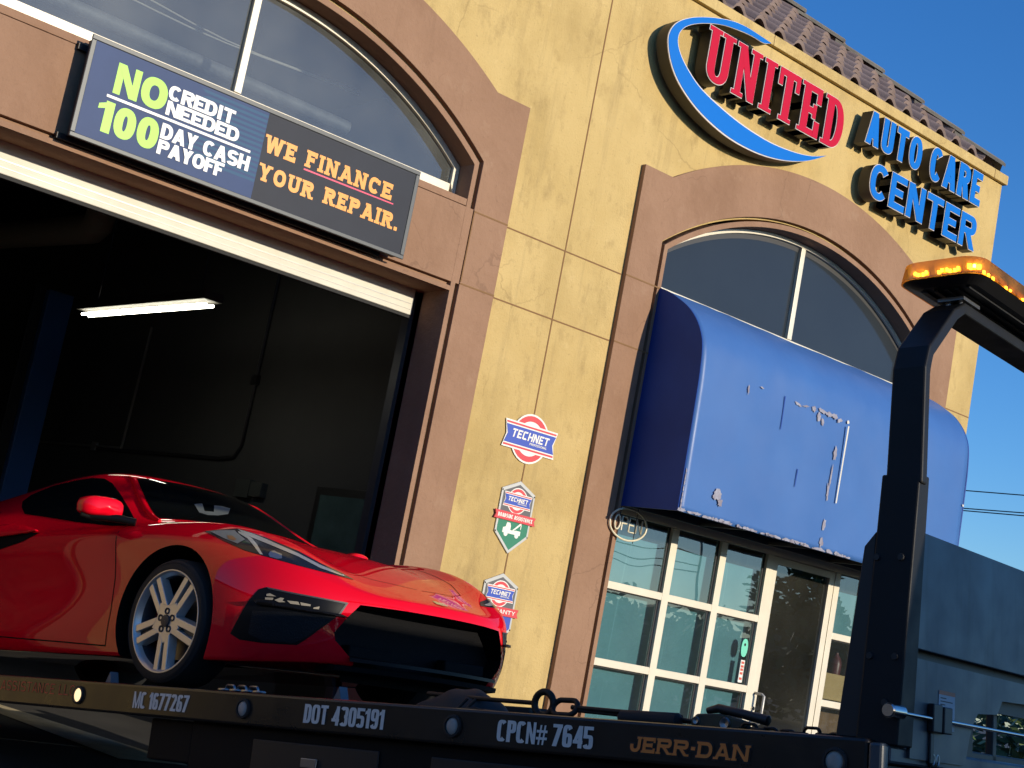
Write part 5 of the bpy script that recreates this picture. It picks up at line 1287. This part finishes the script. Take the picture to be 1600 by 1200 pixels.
b = MB(); b.tube([(-.26, .0, .01), (-.10, 0, .0)], .008, 8); b.tube([(.12, 0, -.01), (.18, 0, -.018)], .01, 8); b.build('eye_bolt', rust, bn, smooth=50)
b = MB(); b.lathe([(-.033, .001), (-.038, .02), (-.03, .024)], (.05, 0, .0), (0, 1, 0), 16); b.lathe([(-.033, .001), (-.036, .013), (-.03, .016)], (-.08, 0, .004), (0, 1, 0), 14); b.build('pivot_bolt', M['steel'], bn, smooth=40)
ch_ = MB(); random.seed(6)
for i in range(13):
    t = .66-.045*i; h = .006+.010*math.sin(i*1.1)
    ch_.tube(link_path(dk(t, .36+.02*math.sin(i*.9), h), AX, (UPV if i % 2 else INV), .066, .036, 14), .0065, 6, closed=True)
tag(ch_.build('deck_chain', rust, smooth=60), 'dark chain lying along the deck edge from the binder to the rack post', 'chain')
ch_ = MB()
for i in range(7):
    ch_.tube(link_path(dk(3.40-.042*i, .18, .012+.006*(i % 2)), AX, (UPV if i % 2 else INV), .064, .034, 14), .0065, 6, closed=True)
tag(ch_.build('wheel_chain', M['steel'], smooth=60), 'short bright chain on the deck edge just ahead of the front wheel', 'chain')
# crumpled dark cover lying on the deck
cv = MB(); random.seed(5); nu, nv = 26, 12; vs = []
for i in range(nu+1):
    for j in range(nv+1):
        a = i/nu; c = j/nv
        h = .135*(math.sin(math.pi*min(1, a*1.15))**.6 if a*1.15 < 1 else 0)*math.sin(math.pi*c)**.5 + .012*math.sin(a*13+c*5)*math.sin(c*9+a*3) - .02
        vs.append(Vector(dk(2.46-.44*a-.05*math.sin(c*3), .45+.34*c, h)))
cv.add(vs, [(i*(nv+1)+j, i*(nv+1)+j+1, (i+1)*(nv+1)+j+1, (i+1)*(nv+1)+j) for i in range(nu) for j in range(nv)])
tag(cv.build('crumpled_cover', mat('dull_black_cloth', (.022, .021, .020), .75), smooth=70), 'crumpled black cover on the deck under the car nose', 'cover')
cv = MB(); cv.prism([(0, -.02), (.16, .02), (.14, .045), (.0, .02)], lambda a, z: dk(2.14-a*.75, .50, z+.02-a*.35), lambda a, z: dk(2.14-a*.75, .60, z+.02-a*.35)); cv.build
tag(cv.build('strap_end', M['black']), 'stiff black strap end hanging off the crumpled cover', 'strap')
for t, l, lab in ((2.75, 1.35, 'dark timber block on the deck under the car nose'), (3.15, 1.9, 'longer dark board on the deck behind the timber block')):
    q = MB(); q.box((-t-.28, l, -.04), (-t+.28, l+.14, .075 if l < 1.5 else .10)); tb = q.build('timber_block', mat('dark_timber', (.022, .02, .017), .8), bevel=.004); tb.matrix_world = TM
    tag(tb, lab, 'block')
gt = MB(); gt.box((-2.55, 1.2, -.03), (-1.55, 1.9, .0)); go_ = gt.build('green_mat', mat('dull_green_sheet', (.04, .085, .02), .8, var=(.025, .05, .015), vscale=9)); go_.matrix_world = TM
tag(go_, 'flat dull green mat lying on the deck beyond the cover', 'mat')
for t, lab in ((4.30, 'small grey triangular bracket at the deck edge behind the front wheel'), (2.60, 'small blue grey triangular bracket at the deck edge under the bumper')):
    q = MB(); q.prism([(-.03, 0), (.025, 0), (.004, .062)], lambda x, z, t=t: dk(t-x, .16, z), lambda x, z, t=t: dk(t-x, .21, z))
    tag(q.build('deck_bracket', mat('bracket_grey', (.10, .12, .14), .5), bevel=.002), lab, 'bracket', 'triangular brackets on the deck')

# ------------------------------------------------------------------ sky wires, trees, surroundings
def wire(name, a, b_, sag, r, lab, grp):
    q = MB(); a, b_ = Vector(a), Vector(b_); q.tube([a+(b_-a)*k/24-Vector((0, 0, sag*4*(k/24)*(1-k/24))) for k in range(25)], r, 6)
    tag(q.build(name, M['black'], smooth=60), lab, 'wire', grp)
for k, (pa, pb) in enumerate((((41.131069, 18.200498, 8.408276), (41.272629, 16.059957, 8.408276)), ((41.267322, 18.200237, 7.865105), (41.233086, 15.955349, 7.865105)), ((41.284354, 18.200204, 7.797209), (41.357545, 16.019082, 7.797209)))):
    pa, pb = Vector(pa), Vector(pb); dv = pb-pa
    wire('overhead_wire', pa-dv*7, pb+dv*14, .25, .018, 'dark overhead wire right of the building, %s' % ('highest of the three', 'middle of the three', 'lowest of the three')[k], 'overhead wires beyond the shop')

barkm = mat('bark', (.09, .065, .045), .9, var=(.06, .045, .03), vscale=6)
leafm = [mat('leaf_dark', (.035, .065, .018), .6), mat('leaf_mid', (.06, .105, .025), .6), mat('leaf_light', (.10, .15, .035), .6)]
def tree(loc, H, R, lab, seed, n=5200, trunk=True, cat='tree', name='tree', grp=None, leaf=.22, base=.45):
    random.seed(seed); e_ = empty(name, loc); tag(e_, lab, cat, grp)
    tr = MB(); tips = []
    if trunk:
        tr.tube([(0, 0, 0), (.1, .05, H*.22), (.0, .1, H*.45), (.1, 0, H*.75)], [H*.035, H*.028, H*.02, H*.008], 10)
        for i in range(9):
            a = 2*math.pi*i/9+random.uniform(-.3, .3); z = H*random.uniform(.28, .6); l = R*random.uniform(.5, .9)
            tip = Vector((l*math.cos(a), l*math.sin(a), z+H*random.uniform(.1, .3))); tips.append(tip)
            tr.tube([(.05, .05, z), tip*.5+Vector((0, 0, z*.5)), tip], [H*.012, H*.008, H*.003], 7)
        tr.build('trunk', barkm, e_, smooth=50)
    cl2 = [Vector((random.uniform(-1, 1)*R*.75, random.uniform(-1, 1)*R*.75, H*random.uniform(base, .95))) for _ in range(26)] + tips
    lv = MB()
    for i in range(n):
        c = random.choice(cl2); d = Vector((random.gauss(0, 1), random.gauss(0, 1), random.gauss(0, .8)))*R*.17; p = c+d
        if p.z < H*.06: p.z = H*.06
        a = Vector((random.uniform(-1, 1), random.uniform(-1, 1), random.uniform(-.6, .6))).normalized(); b2 = a.orthogonal().normalized(); s_ = leaf*random.uniform(.6, 1.3)
        lv.add([p-a*s_, p+b2*s_*.45, p+a*s_, p-b2*s_*.45], [(0, 1, 2, 3)], random.choice((0, 0, 1, 1, 2)))
    lv.build('crown', leafm, e_, fix=False)
    return e_

tree((23.5, 3.2, 0), 2.35, 2.6, 'leafy bush glimpsed through the cutout of the truck headboard', 9, n=5200, trunk=False, cat='bush', name='bush', leaf=.13, base=.10)
pole = empty('utility_pole', (66, -51, 0)); tag(pole, 'grey utility pole across the road, mirrored in the storefront glass', 'pole')
b = MB(); b.tube([(0, 0, 0), (0, 0, 9.5)], [.16, .10], 10); b.build('shaft', M['duct'], pole, smooth=50)
b = MB(); b.box((-.9, -.06, 8.6), (.9, .06, 8.75)); b.build('crossarm', M['duct'], pole)
for k, (z, dz) in enumerate(((8.8, .35), (7.6, .5), (6.9, .45), (6.5, .6))):
    wire('street_wire', (25, -50-.2*k, z), (66, -51, z), dz, .035, 'dark street wire across the road, %s of four in the storefront reflection' % ('highest', 'second highest', 'third highest', 'lowest')[k], 'street wires across the road')
SP = [(33, -25, 2.5, 3.2), (39, -27, 2.5, 3.2), (45, -24, 2.4, 3.0), (47.5, -28.5, 6.3, 1.8), (27, -31, 3.4, 3.2), (55, -30, 4.0, 3.6), (20, -41, 8.0, 4.0), (27, -42, 8.2, 4.2), (34, -44, 8.0, 4.2), (41, -47, 6.5, 4), (13, -39, 7.0, 3.8), (6, -41, 8.0, 4.0), (-1, -41, 8.0, 4.0), (-8, -40, 7.8, 4.0), (-15, -38, 7.6, 3.8), (-22, -35, 7.4, 3.8), (-29, -31, 7.2, 3.8)]  # near trees mirrored in glass; far tall row added to block horizon glow
for i, (x, y, H, R) in enumerate(SP):
    tree((x, y, 0), H, R, 'leafy street tree across the road, near ones mirrored in the shop glass, far tall ones added to block low sky', 20+i, n=3000, grp='street trees across the road', leaf=.26, base=.2)
wh = empty('horizon_blocker', (-26, 4, 0)); tag(wh, 'low beige building added out of view to block the horizon and bounce warm light', 'building')  # added out of view to block the bright horizon and bounce warm light
b = MB(); b.box((-5, -34, -.05), (4, 22, 7.0)); b.build('wall', mat('blocker_beige', (.46, .40, .32), .85, var=(.40, .35, .28), vscale=.6), wh)
b = MB(); b.box((-5.2, -34.2, 7.01), (4.2, 22.2, 7.3)); b.build('roof', M['darkframe'], wh)
for i in range(6):
    b = MB(); b.box((4.002, -30+8.5*i, 0), (4.05, -26+8.5*i, 3.6)); b.build('roller_door', mat('roller_grey', (.16, .155, .15), .6), wh) if i == 0 else b.build('roller_door', bpy.data.materials['roller_grey'], wh)
for i, (x, y, H, R) in enumerate(((-6, 14, 5.0, 2.6), (-13, 16, 5.6, 3.0))):  # unseen trees added to darken what the car side mirrors
    tree((x, y, 0), H, R, 'leafy tree added out of view left of the shop to darken the car side reflection', 60+i, n=3000, grp='added trees left of the shop', leaf=.30, base=.12)
